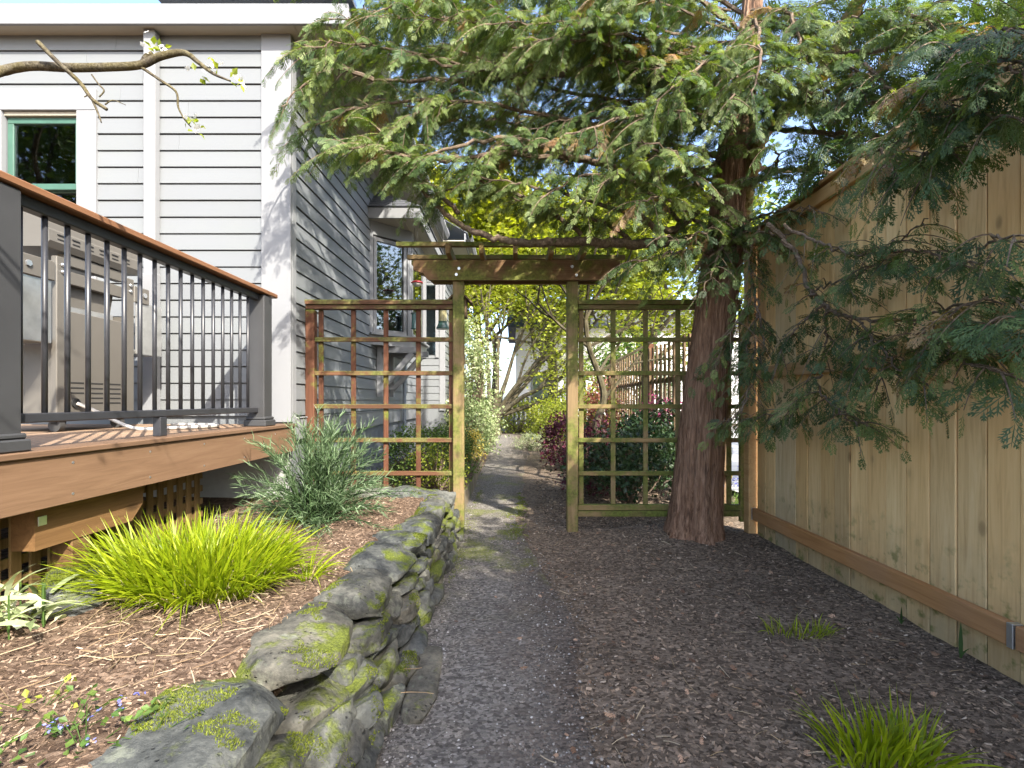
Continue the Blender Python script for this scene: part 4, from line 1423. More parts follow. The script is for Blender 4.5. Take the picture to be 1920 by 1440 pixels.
# ================================================================== FOLIAGE TOOLS
def spray_template(pairs=5, lobes=1, w=0.021, seed=1):
    """flat open fan of scale leaves, length 1 along +y"""
    V, F = [], []
    rs = random.Random(seed)

    def blade(p, d, L, wd, z0, zd):
        d = np.array(d) / np.linalg.norm(d)
        s = np.array([-d[1], d[0]])
        p = np.array(p)
        k = len(V)
        for (a, b, c) in ((0, 0, z0), (0.55, 1, z0 + zd * 0.5), (1.0, 0, z0 + zd), (0.55, -1, z0 + zd * 0.5)):
            q = p + d * L * a + s * wd * b
            V.append((q[0], q[1], c))
        F.append([k, k + 3, k + 2, k + 1])

    blade((0, 0), (0, 1), 1.0, w * 0.9, 0.0, -0.16)
    for i in range(pairs):
        t = 0.10 + 0.80 * i / pairs
        prof = (1 - 0.72 * t) * min(1.0, 0.6 + 2.0 * t)
        for s in (-1, 1):
            tt = t + (0.08 if s > 0 else 0) + rs.uniform(-0.02, 0.02)
            L = 0.58 * prof * rs.uniform(0.8, 1.15)
            d = (s * rs.uniform(0.5, 0.75), 0.75)
            zz = -0.16 * tt
            blade((0, tt), d, L, w * 1.25, zz, -0.10)
            for a in ((0.35, 0.65) if lobes == 2 else (0.45,))[:lobes]:
                q = np.array((0, tt)) + unit(np.array(d)) * L * a
                for e in (-1, 1):
                    dd = (d[0] * math.cos(e * 0.65) - d[1] * math.sin(e * 0.65), d[0] * math.sin(e * 0.65) + d[1] * math.cos(e * 0.65))
                    blade(q, dd, L * 0.5 * (1.2 - a), w * 1.05, zz - 0.04, -0.06)
    return np.array(V), np.array(F)


SPRAY = spray_template(4, 0, 0.034, 2)
SPRAY_L = spray_template(4, 2, 0.023, 3)
SPRAY_C = spray_template(2, 0, 0.10, 4)
leaf_v = np.array([(0, 0, 0), (0.34, 0.45, 0.06), (0, 1.0, -0.08), (-0.34, 0.45, 0.06)])
leaf_f3 = np.array([[0, 1, 2], [0, 2, 3]])
# palmate leaf: five narrow lobes
pv, pf = [], []
for a in (-1.25, -0.62, 0.0, 0.62, 1.25):
    L = 1.0 - 0.25 * abs(a)
    k = len(pv)
    for (s, b) in ((0, 0), (0.45, 0.13), (1.0, 0.0), (0.45, -0.13)):
        pv.append((math.sin(a) * s * L + math.cos(a) * b, math.cos(a) * s * L - math.sin(a) * b, -0.10 * s * s))
    pf += [[k, k + 1, k + 2], [k, k + 2, k + 3]]
palm_v, palm_f3 = np.array(pv), np.array(pf)
needle_v = np.array([(-0.5, 0, 0), (0.5, 0, 0), (0.42, 0.55, 0.05), (-0.42, 0.55, 0.05), (0, 1, -0.05)])
needle_f3 = np.array([[0, 1, 2], [0, 2, 3], [3, 2, 4]])

CEDAR = mat_leaf('cedar_scale_leaves', ((0.022, 0.050, 0.026), (0.064, 0.108, 0.034), (0.170, 0.215, 0.068), (0.24, 0.13, 0.07)), 0.34, 0.5, tcol=(1.6, 1.6, 0.4))


def mat_bark(name, cols, vscale=(15, 15, 1.1), moss=0.0, bumpd=0.02):
    t = NT(name)
    p = t.pos(vscale)
    n1 = t.noise(p, 3.2, 7, 0.68, 0.8)
    n2 = t.noise(t.pos((1, 1, 1)), 2.2, 4, 0.6)
    c = t.ramp(n1, [(0.33, cols[0]), (0.49, cols[1]), (0.66, cols[2])])
    c = t.mix(t.math('MULTIPLY', t.ramp(n2, [(0.4, 0.0), (0.75, 1.0)]), 0.4), c, cols[3])
    if moss:
        mn = t.noise(t.pos((1, 1, 1)), 9, 5, 0.7)
        c = t.mix(t.math('MULTIPLY', t.ramp(mn, [(0.42, 0.0), (0.6, 1.0)]), moss), c, (0.17, 0.145, 0.035))
    t.bump(n1, 1.0, bumpd)
    return t.done(c, 0.9, 0.1)


BARK = mat_bark('cedar_bark', ((0.050, 0.027, 0.017), (0.22, 0.125, 0.078), (0.37, 0.235, 0.155), (0.24, 0.17, 0.12)))
MOSSBARK = mat_bark('mossy_limb_bark', ((0.05, 0.035, 0.015), (0.15, 0.11, 0.05), (0.25, 0.19, 0.095), (0.14, 0.10, 0.05)), (8, 8, 8), 0.5, 0.008)
TWIG = mat_bark('grey_twig_bark', ((0.05, 0.036, 0.026), (0.12, 0.088, 0.065), (0.22, 0.17, 0.13), (0.13, 0.10, 0.08)), (14, 14, 14), 0.1, 0.003)
GREYBARK = mat_bark('maple_bark', ((0.035, 0.030, 0.021), (0.075, 0.065, 0.046), (0.13, 0.115, 0.085), (0.075, 0.07, 0.04)), (6, 6, 2), 0.15, 0.01)


class Conifer:
    def __init__(self, seed):
        self.rg = np.random.default_rng(seed)
        self.wood = MB()
        self.limbs = []
        self.twigs = True
        self.step = 0.026
        self.sp = {'pos': [], 'f': [], 's': [], 'n': [], 'L': [], 't': [], 'g': []}

    def limb(self, pts, r0, r1):
        path = smooth_path(pts, 10)
        path[1:-1] += self.rg.normal(0, 0.006, (len(path) - 2, 3))
        m = MB(); m.tube(path, np.linspace(r0, r1, len(path)), 10)
        self.limbs.append(m)
        return path

    def branch(self, pts, r0=0.02, r1=0.004, spacing=0.07, tw=0.45, start=0.12, droop=0.35, tint=(0.1, 0.6), dead=0.05, size=(0.09, 0.15), flat=0.35, dens=1.0, vert=0.35, wood=True, keep=None):
        rg = self.rg
        path = smooth_path(pts, 8)
        path[1:-1] += rg.normal(0, 0.008, (len(path) - 2, 3))
        if wood: self.wood.tube(path, np.linspace(r0, r1, len(path)), 6, rg.uniform(0.3, 0.9))
        seg = np.linalg.norm(np.diff(path, axis=0), axis=1)
        cum = np.concatenate([[0], np.cumsum(seg)])
        tot = cum[-1]
        n = max(2, int(tot * (1 - start) / spacing))
        side_s = 1
        for i in range(n):
            s = start + (1 - start) * (i + rg.uniform(-0.3, 0.3)) / n
            s = min(max(s, 0.02), 0.999)
            p = np.array([np.interp(s * tot, cum, path[:, k]) for k in range(3)])
            s2 = min(1, s + 0.03)
            p2 = np.array([np.interp(s2 * tot, cum, path[:, k]) for k in range(3)])
            s1 = max(0, s - 0.03)
            p1_ = np.array([np.interp(s1 * tot, cum, path[:, k]) for k in range(3)])
            d = unit(p2 - p1_)
            side = unit(np.cross(d, [0, 0, 1.0])) * side_s
            side_s = -side_s
            td = unit(d * rg.uniform(0.35, 0.9) + side * rg.uniform(0.5, 1.0) + np.array([0, 0, rg.normal(0, vert)]))
            L = tw * rg.uniform(0.45, 1.1) * (1.0 - 0.45 * s)
            if i >= n - 2: td = unit(d + side * 0.3)
            self.twig(p, td, L, droop, tint, dead, size, flat, dens, keep)

    def twig(self, p, td, L, droop, tint, dead, size, flat, dens, keep=None):
        rg = self.rg
        t = np.linspace(0, 1, 6)
        path = p + td * (t * L)[:, None] + np.array([0, 0, -1.0]) * (droop * L * t ** 2)[:, None]
        if self.twigs: self.wood.tube(path, np.linspace(0.0042, 0.0012, 6), 3, rg.uniform(0.2, 0.9), cap=False)
        is_dead = rg.uniform() < dead
        base_t = rg.uniform(*tint)
        k = max(3, int(L / self.step * dens))
        ts = np.linspace(0.12, 1.0, k)
        c = np.stack([np.interp(ts, t, path[:, j]) for j in range(3)], 1)
        tang = unit(np.gradient(path, axis=0))
        tg = np.stack([np.interp(ts, t, tang[:, j]) for j in range(3)], 1)
        up = unit(np.array([0, 0, 1.0]) + rg.normal(0, flat, 3))
        sd = unit(np.cross(tg, up)) * np.where(np.arange(k) % 2 == 0, 1, -1)[:, None]
        f = unit(tg * 0.8 + sd * (0.85 * (1 - 0.7 * (ts > 0.97)))[:, None] + rg.normal(0, 0.20, (k, 3)) + np.array([0, 0, -0.38]))
        nn = unit(up + rg.normal(0, 0.25, (k, 3)))
        s = unit(np.cross(f, nn)); nn = np.cross(s, f)
        Ls = rg.uniform(size[0], size[1], k) * (1.05 - 0.35 * ts)
        tt = np.clip(base_t + rg.normal(0, 0.05, k) + 0.12 * (ts - 0.5), 0, 0.66)
        if is_dead: tt = rg.uniform(0.86, 1.0, k)
        if keep is not None:
            m_ = keep(c)
            c, f, s, nn, Ls, tt = c[m_], f[m_], s[m_], nn[m_], Ls[m_], tt[m_]
            k = len(c)
            if k == 0: return
        S = self.sp
        S['pos'].append(c); S['f'].append(f); S['s'].append(s); S['n'].append(nn); S['L'].append(Ls); S['t'].append(tt)
        S['g'].append(rg.uniform(0.15, 0.85, k))

    def foliage(self, name, parent, template, sel=None):
        S = {k: np.concatenate(v) for k, v in self.sp.items()}
        m = MB()
        L = S['L'][:, None]
        m.inst(template[0], template[1], None, S['pos'], S['s'] * L, S['f'] * L, S['n'] * L, np.stack([S['t'], S['g'], S['g']], 1))
        o = m.build(name, CEDAR, parent)
        o['kind'] = 'stuff'
        return o


# ================================================================== THE CEDAR AT THE GATE
TY = 3.98
cedar = thing('cedar_tree', 'large cedar tree with leaning red brown trunk in front of the trellis', 'tree', tuple(P(1303, 1000, TY) * np.array([1, 1, 0])))
# trunk: ring by ring, stringy ridges, flared foot
tr_px = [(1300, 1030, 118), (1301, 1005, 106), (1303, 980, 95), (1306, 940, 87), (1308, 900, 84), (1314, 820, 79), (1323, 720, 73), (1337, 610, 68), (1350, 510, 68), (1366, 410, 70), (1374, 320, 68), (1385, 240, 58), (1393, 170, 44), (1401, 100, 38), (1410, 0, 34), (1425, -160, 29), (1440, -360, 22), (1450, -600, 12)]
tp = np.array([P(a, b, TY + 0.0) for a, b, w in tr_px])
tr_ = np.array([w / 2 / FPX * TY for a, b, w in tr_px])
path = smooth_path(tp, 9)
rad = np.interp(np.linspace(0, len(tp) - 1, len(path)), np.arange(len(tp)), tr_)
SEG = 120
th = np.linspace(0, 2 * np.pi, SEG, endpoint=False)
V = []
for i, (c, r) in enumerate(zip(path, rad)):
    ring = np.stack([np.cos(th), np.sin(th), np.zeros(SEG)], 1)
    q = np.stack([np.cos(th) * 7.5, np.sin(th) * 7.5, np.full(SEG, c[2] * 0.9)], 1)
    tw = th + 0.10 * math.sin(c[2] * 2.1)
    q[:, 0] = np.cos(tw) * 7.5; q[:, 1] = np.sin(tw) * 7.5
    rid = fbm(q, 4, 81, 0.6)
    lob = 0.05 * np.sin(3 * th + 1.0 + 0.4 * c[2]) + 0.035 * np.sin(5 * th + 2.2)
    foot = math.exp(-max(0, c[2]) / 0.13)
    lob = lob + foot * (0.16 * np.maximum(0, np.sin(4 * th + 0.6)) + 0.08 * np.sin(7 * th))
    rr = r * (1 + lob + 0.17 * rid)
    V.append(c + ring * rr[:, None])
V = np.vstack(V)
trunk = add('trunk', V, [quads_grid(SEG, len(path), 0, True)], BARK, cedar, smooth=True)
# loose fibrous strips of bark
ms = MB()
rgs = np.random.default_rng(88)
Vr = V.reshape(len(path), SEG, 3)
top_i = int(len(path) * 0.62)
for i in range(420):
    a = rgs.integers(0, SEG); i0 = rgs.integers(2, top_i - 14); n_ = rgs.integers(6, 16)
    rows_ = np.linspace(i0, i0 + n_ * 0.9, 9)
    lo = np.floor(rows_).astype(int); fr_ = (rows_ - lo)[:, None]
    ctr = path[lo] * (1 - fr_) + path[lo + 1] * fr_
    drift = (a + np.cumsum(rgs.normal(0, 0.25, 9)))
    aa = drift.astype(int) % SEG
    q = Vr[lo, aa] * (1 - fr_) + Vr[lo + 1, aa] * fr_
    out_ = unit((q - ctr) * [1, 1, 0])
    lift = 0.004 + rgs.uniform(0.0, 0.016) * np.abs(np.linspace(-1, 1, 9)) ** 3 * (rgs.uniform() < 0.6)
    q = q + out_ * lift[:, None]
    side_ = unit(np.cross(out_, [0, 0, 1.0]))
    wv = rgs.uniform(0.003, 0.008) * np.sin(np.linspace(0.15, 3.0, 9)) ** 0.5
    ms.put(np.concatenate([q - side_ * wv[:, None], q + out_ * 0.003, q + side_ * wv[:, None]], 0), np.vstack([quads_grid(9, 3)]))
o = ms.build('bark_strips', BARK, cedar); o['kind'] = 'stuff'
m = MB()          # dark knot where a limb was cut
kc = P(1313, 702, TY - 0.150)
m.lathe([(0.0, -0.012), (0.014, -0.008), (0.028, 0.006), (0.036, 0.014), (0.046, 0.008), (0.056, -0.012)], seg=18)
v = np.vstack(m.v)
v = np.stack([v[:, 0] * 0.8, -v[:, 2], v[:, 1] * 0.75], 1)
v = v * (1 + 0.35 * fbm(v * 60, 3, 4))[:, None] + kc
add('knot', v, [np.vstack(m.f4)], BARK, trunk, smooth=True)

C = Conifer(3); C.step = 0.0104
D = Conifer(5)          # shaded branches hanging in front of the fence
# heavy limbs
C.limb([P(1372, 470, 4.0), P(1392, 415, 3.93), P(1402, 355, 3.88), P(1422, 270, 3.82), P(1450, 228, 3.78), P(1500, 182, 3.72), P(1543, 132, 3.66), P(1572, 88, 3.6), P(1600, 20, 3.5), P(1650, -80, 3.3)], 0.062, 0.045)
C.limb([P(1350, 450, 3.98), P(1260, 452, 3.8), P(1180, 458, 3.68), P(1090, 452, 3.6), P(1000, 455, 3.55), P(925, 446, 3.5), P(860, 418, 3.48), P(813, 380, 3.45), P(770, 320, 3.4)], 0.045, 0.010)
C.limb([P(1368, 330, 4.0), P(1280, 420, 3.75), P(1235, 430, 3.6), P(1195, 400, 3.5), P(1150, 395, 3.4)], 0.035, 0.010)
C.limb([P(1385, 200, 4.0), P(1250, 160, 3.9), P(1080, 140, 3.8), P(880, 150, 3.7), P(700, 150, 3.6)], 0.04, 0.010)
C.limb([P(930, 60, 3.9), P(945, 100, 3.85), P(962, 140, 3.8), P(983, 192, 3.75)], 0.026, 0.018)
C.limb([P(1376, 300, 4.0), P(1250, 330, 3.75), P(1100, 300, 3.5), P(950, 260, 3.3), P(800, 290, 3.2)], 0.036, 0.009)
C.limb([P(1390, 320, 4.05), P(1450, 318, 4.1), P(1560, 325, 4.2), P(1640, 330, 4.3)], 0.022, 0.014)
C.limb([P(1395, 170, 4.0), P(1480, 120, 3.7), P(1640, 95, 3.2), P(1800, 60, 2.8)], 0.03, 0.010)
for m in C.limbs:
    m.build('limb', MOSSBARK if m is C.limbs[0] else TWIG, cedar, smooth=True)

rg = C.rg
sunny = dict(tint=(0.24, 0.66), dead=0.035, size=(0.05, 0.11), spacing=0.050, tw=0.46, droop=0.5)  # tint range raised: the sunlight is put into the leaf colour
# secondary branches: from the limbs and trunk out to the edge of the crown seen in the photograph
BR = [
    # (start px,y,Y) ... ends
    [(1380, 220, 4.0), (1150, 190, 3.9), (900, 130, 3.8), (700, 90, 3.7), (545, 95, 3.55)],
    [(1370, 300, 3.95), (1100, 230, 3.7), (850, 190, 3.55), (680, 200, 3.45), (560, 250, 3.35)],
    [(1372, 260, 4.0), (1200, 120, 3.8), (1000, 60, 3.7), (800, 30, 3.6), (600, 40, 3.5)],
    [(1100, 300, 3.5), (950, 290, 3.35), (800, 300, 3.2), (690, 275, 3.1), (610, 290, 3.05)],
    [(1000, 280, 3.45), (880, 300, 3.4), (760, 290, 3.3), (670, 260, 3.2)],
    [(860, 400, 3.48), (810, 350, 3.4), (760, 300, 3.35), (710, 240, 3.3)],
    [(1090, 440, 3.6), (1000, 380, 3.5), (900, 340, 3.4), (820, 360, 3.35)],
    [(1235, 430, 3.6), (1120, 380, 3.45), (1000, 350, 3.3), (900, 330, 3.2)],
    [(1180, 450, 3.68), (1120, 410, 3.55), (1050, 390, 3.45), (960, 370, 3.35)],
    [(1280, 420, 3.75), (1200, 350, 3.5), (1100, 330, 3.3), (1010, 370, 3.15)],
    [(1376, 300, 4.0), (1300, 280, 3.6), (1220, 300, 3.3), (1120, 350, 3.05)],
    [(1385, 200, 4.0), (1280, 200, 3.6), (1180, 220, 3.3), (1060, 250, 3.05)],
    [(1390, 150, 4.0), (1250, 90, 3.6), (1120, 60, 3.3), (960, 90, 3.1)],
    [(1400, 60, 4.0), (1260, -20, 3.7), (1080, -40, 3.5), (860, -20, 3.3), (700, 20, 3.2)],
    [(1400, 30, 4.0), (1200, -60, 4.2), (950, -80, 4.3), (700, -60, 4.2), (560, -30, 4.0)],
    [(1385, 220, 4.0), (1200, 240, 4.3), (1000, 220, 4.5), (800, 180, 4.6), (640, 200, 4.5)],
    [(1370, 330, 4.0), (1250, 340, 4.3), (1120, 330, 4.5), (980, 330, 4.6)],
    [(1390, 130, 4.0), (1250, 120, 4.3), (1050, 100, 4.5), (820, 80, 4.7)],
    [(983, 192, 3.75), (960, 250, 3.7), (920, 300, 3.6), (860, 330, 3.5)],
    [(880, 150, 3.7), (800, 200, 3.5), (720, 260, 3.4), (640, 290, 3.3)],
    [(700, 150, 3.6), (640, 130, 3.5), (580, 150, 3.4), (528, 200, 3.3)],
    [(1350, 450, 3.98), (1290, 400, 3.6), (1240, 370, 3.3), (1190, 380, 3.1)],
    [(1360, 400, 3.9), (1310, 350, 3.5), (1280, 300, 3.2), (1200, 260, 3.0)],
    [(1340, 470, 3.85), (1290, 470, 3.7), (1240, 480, 3.55), (1180, 490, 3.45)],
    [(1400, 150, 3.9), (1350, 110, 3.5), (1300, 130, 3.2), (1230, 190, 2.95)],
    [(1422, 270, 3.8), (1400, 200, 3.5), (1430, 150, 3.2), (1480, 120, 3.0)],
    [(1400, 100, 3.9), (1392, 110, 3.5), (1380, 150, 3.2), (1365, 210, 3.0)],
    [(1405, 40, 3.9), (1420, 50, 3.4), (1425, 110, 3.1), (1410, 180, 2.95)],
    [(1410, 20, 3.9), (1470, 20, 3.5), (1500, 70, 3.2), (1520, 140, 3.05)],
    [(1402, 355, 3.88), (1440, 330, 3.6), (1460, 300, 3.4), (1440, 270, 3.2)],
]
for b_ in BR:
    C.branch([P(*q) for q in b_], 0.018, 0.004, **sunny)
# fill the crown between the hand-placed branches
def low_edge(x):
    return np.interp(x, [520, 600, 700, 800, 900, 1200, 1330], [140, 200, 240, 280, 340, 380, 450])


for i in range(44):
    ex = rg.uniform(560, 1330); ey = rg.uniform(-60, low_edge(ex))
    Ye = rg.uniform(2.95, 4.7)
    sx = min(1370, ex + rg.uniform(180, 420)); sy = ey * 0.75 + 60 + rg.uniform(-40, 40)
    Ys = 0.5 * Ye + 2.0
    C.branch([P(sx, sy, Ys), P((sx + ex) / 2, (sy + ey) / 2 - 18, (Ys + Ye) / 2), P(ex, ey, Ye)], 0.010, 0.003, **sunny)
# upper crown above the picture, so that the shade below is right
for i in range(9):
    a = rg.uniform(0, 2 * np.pi); z0 = rg.uniform(4.0, 6.6)
    L = rg.uniform(1.1, 2.0) * (1 - 0.3 * (z0 - 4) / 2.6)
    if math.cos(a) < -0.3: L *= 1.1
    b0 = np.array([1.95 + 0.05 * z0, TY, z0])
    dr = np.array([math.cos(a), math.sin(a), 0.0])
    C.branch([b0, b0 + dr * L * 0.5 + [0, 0, 0.12], b0 + dr * L + [0, 0, -0.15]], 0.02, 0.004, spacing=0.11, tw=0.5, tint=(0.1, 0.5), dens=0.3, size=(0.12, 0.2))
cb = C.wood.build('branches', TWIG, cedar); cb['kind'] = 'stuff'
C.foliage('foliage', cedar, SPRAY)

shade = dict(tint=(0.10, 0.55), dead=0.07, size=(0.085, 0.145), spacing=0.055, tw=0.30, droop=0.45, vert=0.3)  # lower tint range: the shade is partly put into the leaf colour


def F(x, y, dx=0.0, cap=1.78):
    """a point on the branches that hang just in front of the fence"""
    return P(x, y, min(cap + dx, 1.9) * FPX / (x - 960.0))


BS = [
    ([F(1440, 420, -0.1), F(1490, 470), F(1520, 540), F(1545, 572), F(1600, 594), F(1660, 600), F(1720, 602), F(1800, 640, -0.05), F(1900, 655, -0.1)], 0.016, 0.7),
    ([F(1470, 420, -0.1), F(1530, 452), F(1590, 474), F(1640, 474), F(1690, 450, -0.08), F(1740, 410, -0.15)], 0.010, 0.75),
    ([F(1640, 474), F(1720, 470, -0.05), F(1800, 490, -0.12), F(1890, 500, -0.2)], 0.007, 0.8),
    ([F(1530, 545), F(1600, 520), F(1660, 490, -0.1), F(1720, 500, -0.15)], 0.006, 1.0),
    ([F(1545, 572), F(1549, 620), F(1546, 660), F(1530, 715), F(1500, 760), F(1465, 795)], 0.009, 0.85),
    ([F(1530, 715), F(1560, 760, -0.05), F(1590, 785, -0.1), F(1625, 800, -0.15)], 0.006, 1.1),
    ([F(1500, 760), F(1460, 770, -0.1), F(1420, 785, -0.2), F(1390, 795, -0.3)], 0.006, 1.0),
    ([F(1545, 572), F(1510, 600, -0.05), F(1475, 640, -0.1), F(1455, 690, -0.1)], 0.008, 0.85),
    ([F(1600, 594), F(1640, 640, -0.06), F(1690, 690, -0.12), F(1740, 720, -0.18)], 0.006, 1.2),
    ([F(1600, 594), F(1610, 650, -0.05), F(1650, 700, -0.1), F(1640, 740, -0.1)], 0.005, 1.1),
    ([F(1720, 602), F(1760, 650, -0.1), F(1830, 690, -0.2), F(1900, 700, -0.25)], 0.006, 1.2),
    ([F(1700, 600), F(1780, 580, -0.1), F(1850, 560, -0.2), F(1930, 560, -0.3)], 0.006, 1.2),
    ([F(1800, 640, -0.05), F(1850, 610, -0.2), F(1900, 600, -0.3), F(1960, 620, -0.4)], 0.006, 1.2),
    ([F(1830, 480, -0.1), F(1870, 440, -0.2), F(1920, 450, -0.3)], 0.005, 1.1),
    # over the top of the fence
    ([P(1400, 150, 3.9), P(1520, 190, 3.3), P(1650, 190, 2.9), P(1800, 160, 2.5), P(1950, 130, 2.2)], 0.02, 1.2),
    ([P(1430, 240, 3.8), P(1560, 250, 3.2), P(1700, 260, 2.7), P(1850, 250, 2.3), P(1960, 220, 2.1)], 0.02, 1.2),
    ([P(1450, 200, 3.7), P(1580, 160, 3.2), P(1750, 100, 2.8), P(1930, 60, 2.4)], 0.02, 1.1),
    ([P(1560, 250, 3.2), P(1640, 300, 2.75), P(1720, 320, 2.4), P(1800, 270, 2.2)], 0.012, 1.1),
    ([P(1700, 260, 2.7), P(1760, 300, 2.35), P(1840, 240, 2.1), P(1930, 225, 1.95)], 0.010, 1.0),
    ([P(1500, 180, 3.7), P(1620, 60, 3.4), P(1780, 0, 3.0), P(1950, -40, 2.7)], 0.02, 1.1),
    ([P(1400, 60, 4.0), P(1560, 0, 3.7), P(1720, -60, 3.3), P(1900, -90, 2.9)], 0.02, 1.0),
    ([P(1620, 120, 3.0), P(1700, 200, 2.7), P(1760, 260, 2.45), P(1850, 290, 2.2)], 0.012, 1.1),
    ([P(1650, 190, 2.9), P(1700, 240, 2.6), P(1690, 300, 2.4), P(1640, 330, 2.35)], 0.010, 1.1),
    ([P(1750, 100, 2.8), P(1800, 180, 2.4), P(1860, 240, 2.15), P(1930, 270, 1.98)], 0.010, 1.1),
    ([P(1500, 60, 3.6), P(1600, 130, 3.2), P(1660, 170, 2.9), P(1740, 190, 2.7)], 0.012, 1.0),
    ([P(1450, 30, 3.7), P(1540, 50, 3.4), P(1640, 20, 3.1), P(1760, 40, 2.8)], 0.012, 1.0),
    ([P(1700, 20, 3.0), P(1780, 80, 2.7), P(1850, 120, 2.5), P(1930, 170, 2.3)], 0.012, 1.1),
    ([P(1520, 230, 3.4), P(1560, 290, 3.2), P(1600, 320, 3.0), P(1660, 330, 2.8)], 0.010, 1.0),
    ([F(1620, 300, -0.05), F(1700, 240, -0.1), F(1780, 190, -0.15), F(1860, 170, -0.2)], 0.010, 1.7),
    ([F(1680, 270, -0.1), F(1760, 225, -0.15), F(1830, 215, -0.2), F(1920, 225, -0.25)], 0.009, 1.7),
    ([F(1700, 200, -0.1), F(1780, 140, -0.15), F(1860, 110, -0.2), F(1940, 120, -0.25)], 0.009, 1.7),
    ([F(1760, 100, -0.1), F(1820, 80, -0.15), F(1890, 60, -0.2), F(1960, 60, -0.25)], 0.009, 1.6),
    ([F(1780, 250, -0.15), F(1830, 160, -0.2), F(1880, 130, -0.25), F(1940, 170, -0.3)], 0.008, 1.6),
    ([F(1640, 280, -0.1), F(1690, 300, -0.15), F(1740, 290, -0.2), F(1800, 260, -0.25)], 0.008, 1.6),
    ([F(1730, 290, -0.12), F(1735, 320, -0.15), F(1745, 345, -0.18)], 0.004, 0.8),
    # curtain round the trunk
    ([P(1375, 430, 3.9), P(1400, 470, 3.6), P(1410, 530, 3.5), P(1400, 590, 3.45)], 0.012, 1.0),
    ([P(1372, 440, 3.9), P(1350, 470, 3.6), P(1330, 520, 3.5), P(1310, 560, 3.45)], 0.012, 0.9),
    ([P(1385, 420, 3.9), P(1420, 430, 3.5), P(1460, 440, 3.3), P(1510, 430, 3.1)], 0.012, 1.1),
    ([P(1385, 420, 3.9), P(1440, 400, 3.5), P(1500, 390, 3.2), P(1545, 400, 3.0)], 0.012, 1.1),
    ([P(1410, 530, 3.5), P(1420, 590, 3.45), P(1400, 650, 3.4), P(1380, 700, 3.4)], 0.009, 1.0),
    ([P(1420, 560, 3.45), P(1430, 640, 3.4), P(1410, 720, 3.35), P(1385, 770, 3.3)], 0.009, 1.0),
    ([P(1400, 590, 3.45), P(1370, 620, 3.4), P(1350, 660, 3.4), P(1340, 700, 3.4)], 0.007, 0.9),
    ([P(1420, 590, 3.45), P(1400, 740, 3.3), P(1380, 780, 3.25), P(1350, 790, 3.2)], 0.007, 0.8),
    ([P(1375, 400, 3.9), P(1330, 430, 3.55), P(1280, 450, 3.4), P(1240, 440, 3.3)], 0.010, 1.0),
]
sdk = lambda c: (c[:, 0] < 1.93) | (c[:, 2] > 2.53) | (c[:, 1] > 4.3)
for pts, r0, dn in BS:
    k = dict(shade)
    if pts[0][2] > 2.6 and pts[-1][2] > 2.3: k.update(tw=0.55, spacing=0.05, size=(0.10, 0.17), droop=0.3)
    else: dn = dn * 0.72
    D.branch(pts, r0, 0.0025, dens=dn, keep=sdk, **k)
db = D.wood.build('branches', TWIG, cedar); db['kind'] = 'stuff'
D.foliage('foliage', cedar, SPRAY_L)

# ---------------------------------------------------------------- unseen evergreens added behind the fence to cast shade on the path
def shade_evergreen(x, y, h, r, seed, label):
    t = thing('shade_evergreen', label, 'tree', (x, y, 0), 'unseen evergreens added to shade the path')
    c = Conifer(seed); c.twigs = False
    mt = MB(); mt.tube([(x, y, 0), (x, y, h * 0.5), (x, y, h * 0.95)], [0.09, 0.06, 0.01], 8); mt.build('trunk', BARK, t)
    rg = c.rg
    for i in range(190):
        z = h * (0.05 + 0.92 * rg.uniform())
        a = rg.uniform(0, 2 * np.pi)
        rr = r * max(0.25, 1 - (z / h) ** 5) ** 0.5
        d = np.array([math.cos(a), math.sin(a), 0.9])
        b0 = np.array([x, y, max(0.1, z - 0.5 * rr)])
        c.branch([b0, b0 + d * rr * 0.6, b0 + d * rr * np.array([1, 1, 1.1])], 0.012, 0.003, spacing=0.13, tw=0.34, dens=0.5, size=(0.14, 0.22), tint=(0.1, 0.5), droop=0.1, vert=0.6, dead=0.02, start=0.35)
    b_ = c.wood.build('branches', TWIG, t); b_['kind'] = 'stuff'
    c.foliage('foliage', t, SPRAY_C)


for i, (x, y, h) in enumerate(((2.95, 0.3, 4.0), (2.9, -0.85, 4.5), (2.9, -2.0, 4.8), (2.95, -3.2, 4.8))):
    shade_evergreen(x, y, h, 0.95, 200 + i, ('unseen evergreen added to shade the path, nearest the cedar', 'unseen evergreen added to shade the path, second from the cedar', 'unseen evergreen added to shade the path, third from the cedar', 'unseen evergreen added to shade the path, last from the cedar')[i])

# ================================================================== BROAD-LEAVED TREES AND SHRUBS
def grow(mb, p, d, L, r, level, maxl, rg, tips, spread=0.6, up=0.12, kids=(3, 4), ratio=0.68, seg=7, wander=0.10):
    n = 6
    pts = [np.array(p, float)]
    dd = unit(np.array(d, float))
    for i in range(n):
        dd = unit(dd + rg.normal(0, wander, 3) + np.array([0, 0, up * 0.35]))
        pts.append(pts[-1] + dd * L / n)
    pts = np.array(pts)
    mb.tube(pts, np.linspace(r, r * (0.62 if level < maxl else 0.25), n + 1), max(4, seg - level), 0.5, cap=False)
    if level >= maxl:
        for q in pts[2:]: tips.append(q)
        return
    k = rg.integers(kids[0], kids[1] + 1)
    for i in range(k):
        t = rg.uniform(0.45, 1.0) if i else 1.0
        q = pts[int(round(t * n))]
        nd = unit(dd + rg.normal(0, spread, 3) + np.array([0, 0, up]))
        grow(mb, q, nd, L * ratio * rg.uniform(0.8, 1.15), r * 0.55, level + 1, maxl, rg, tips, spread, up, kids, ratio, seg, wander)


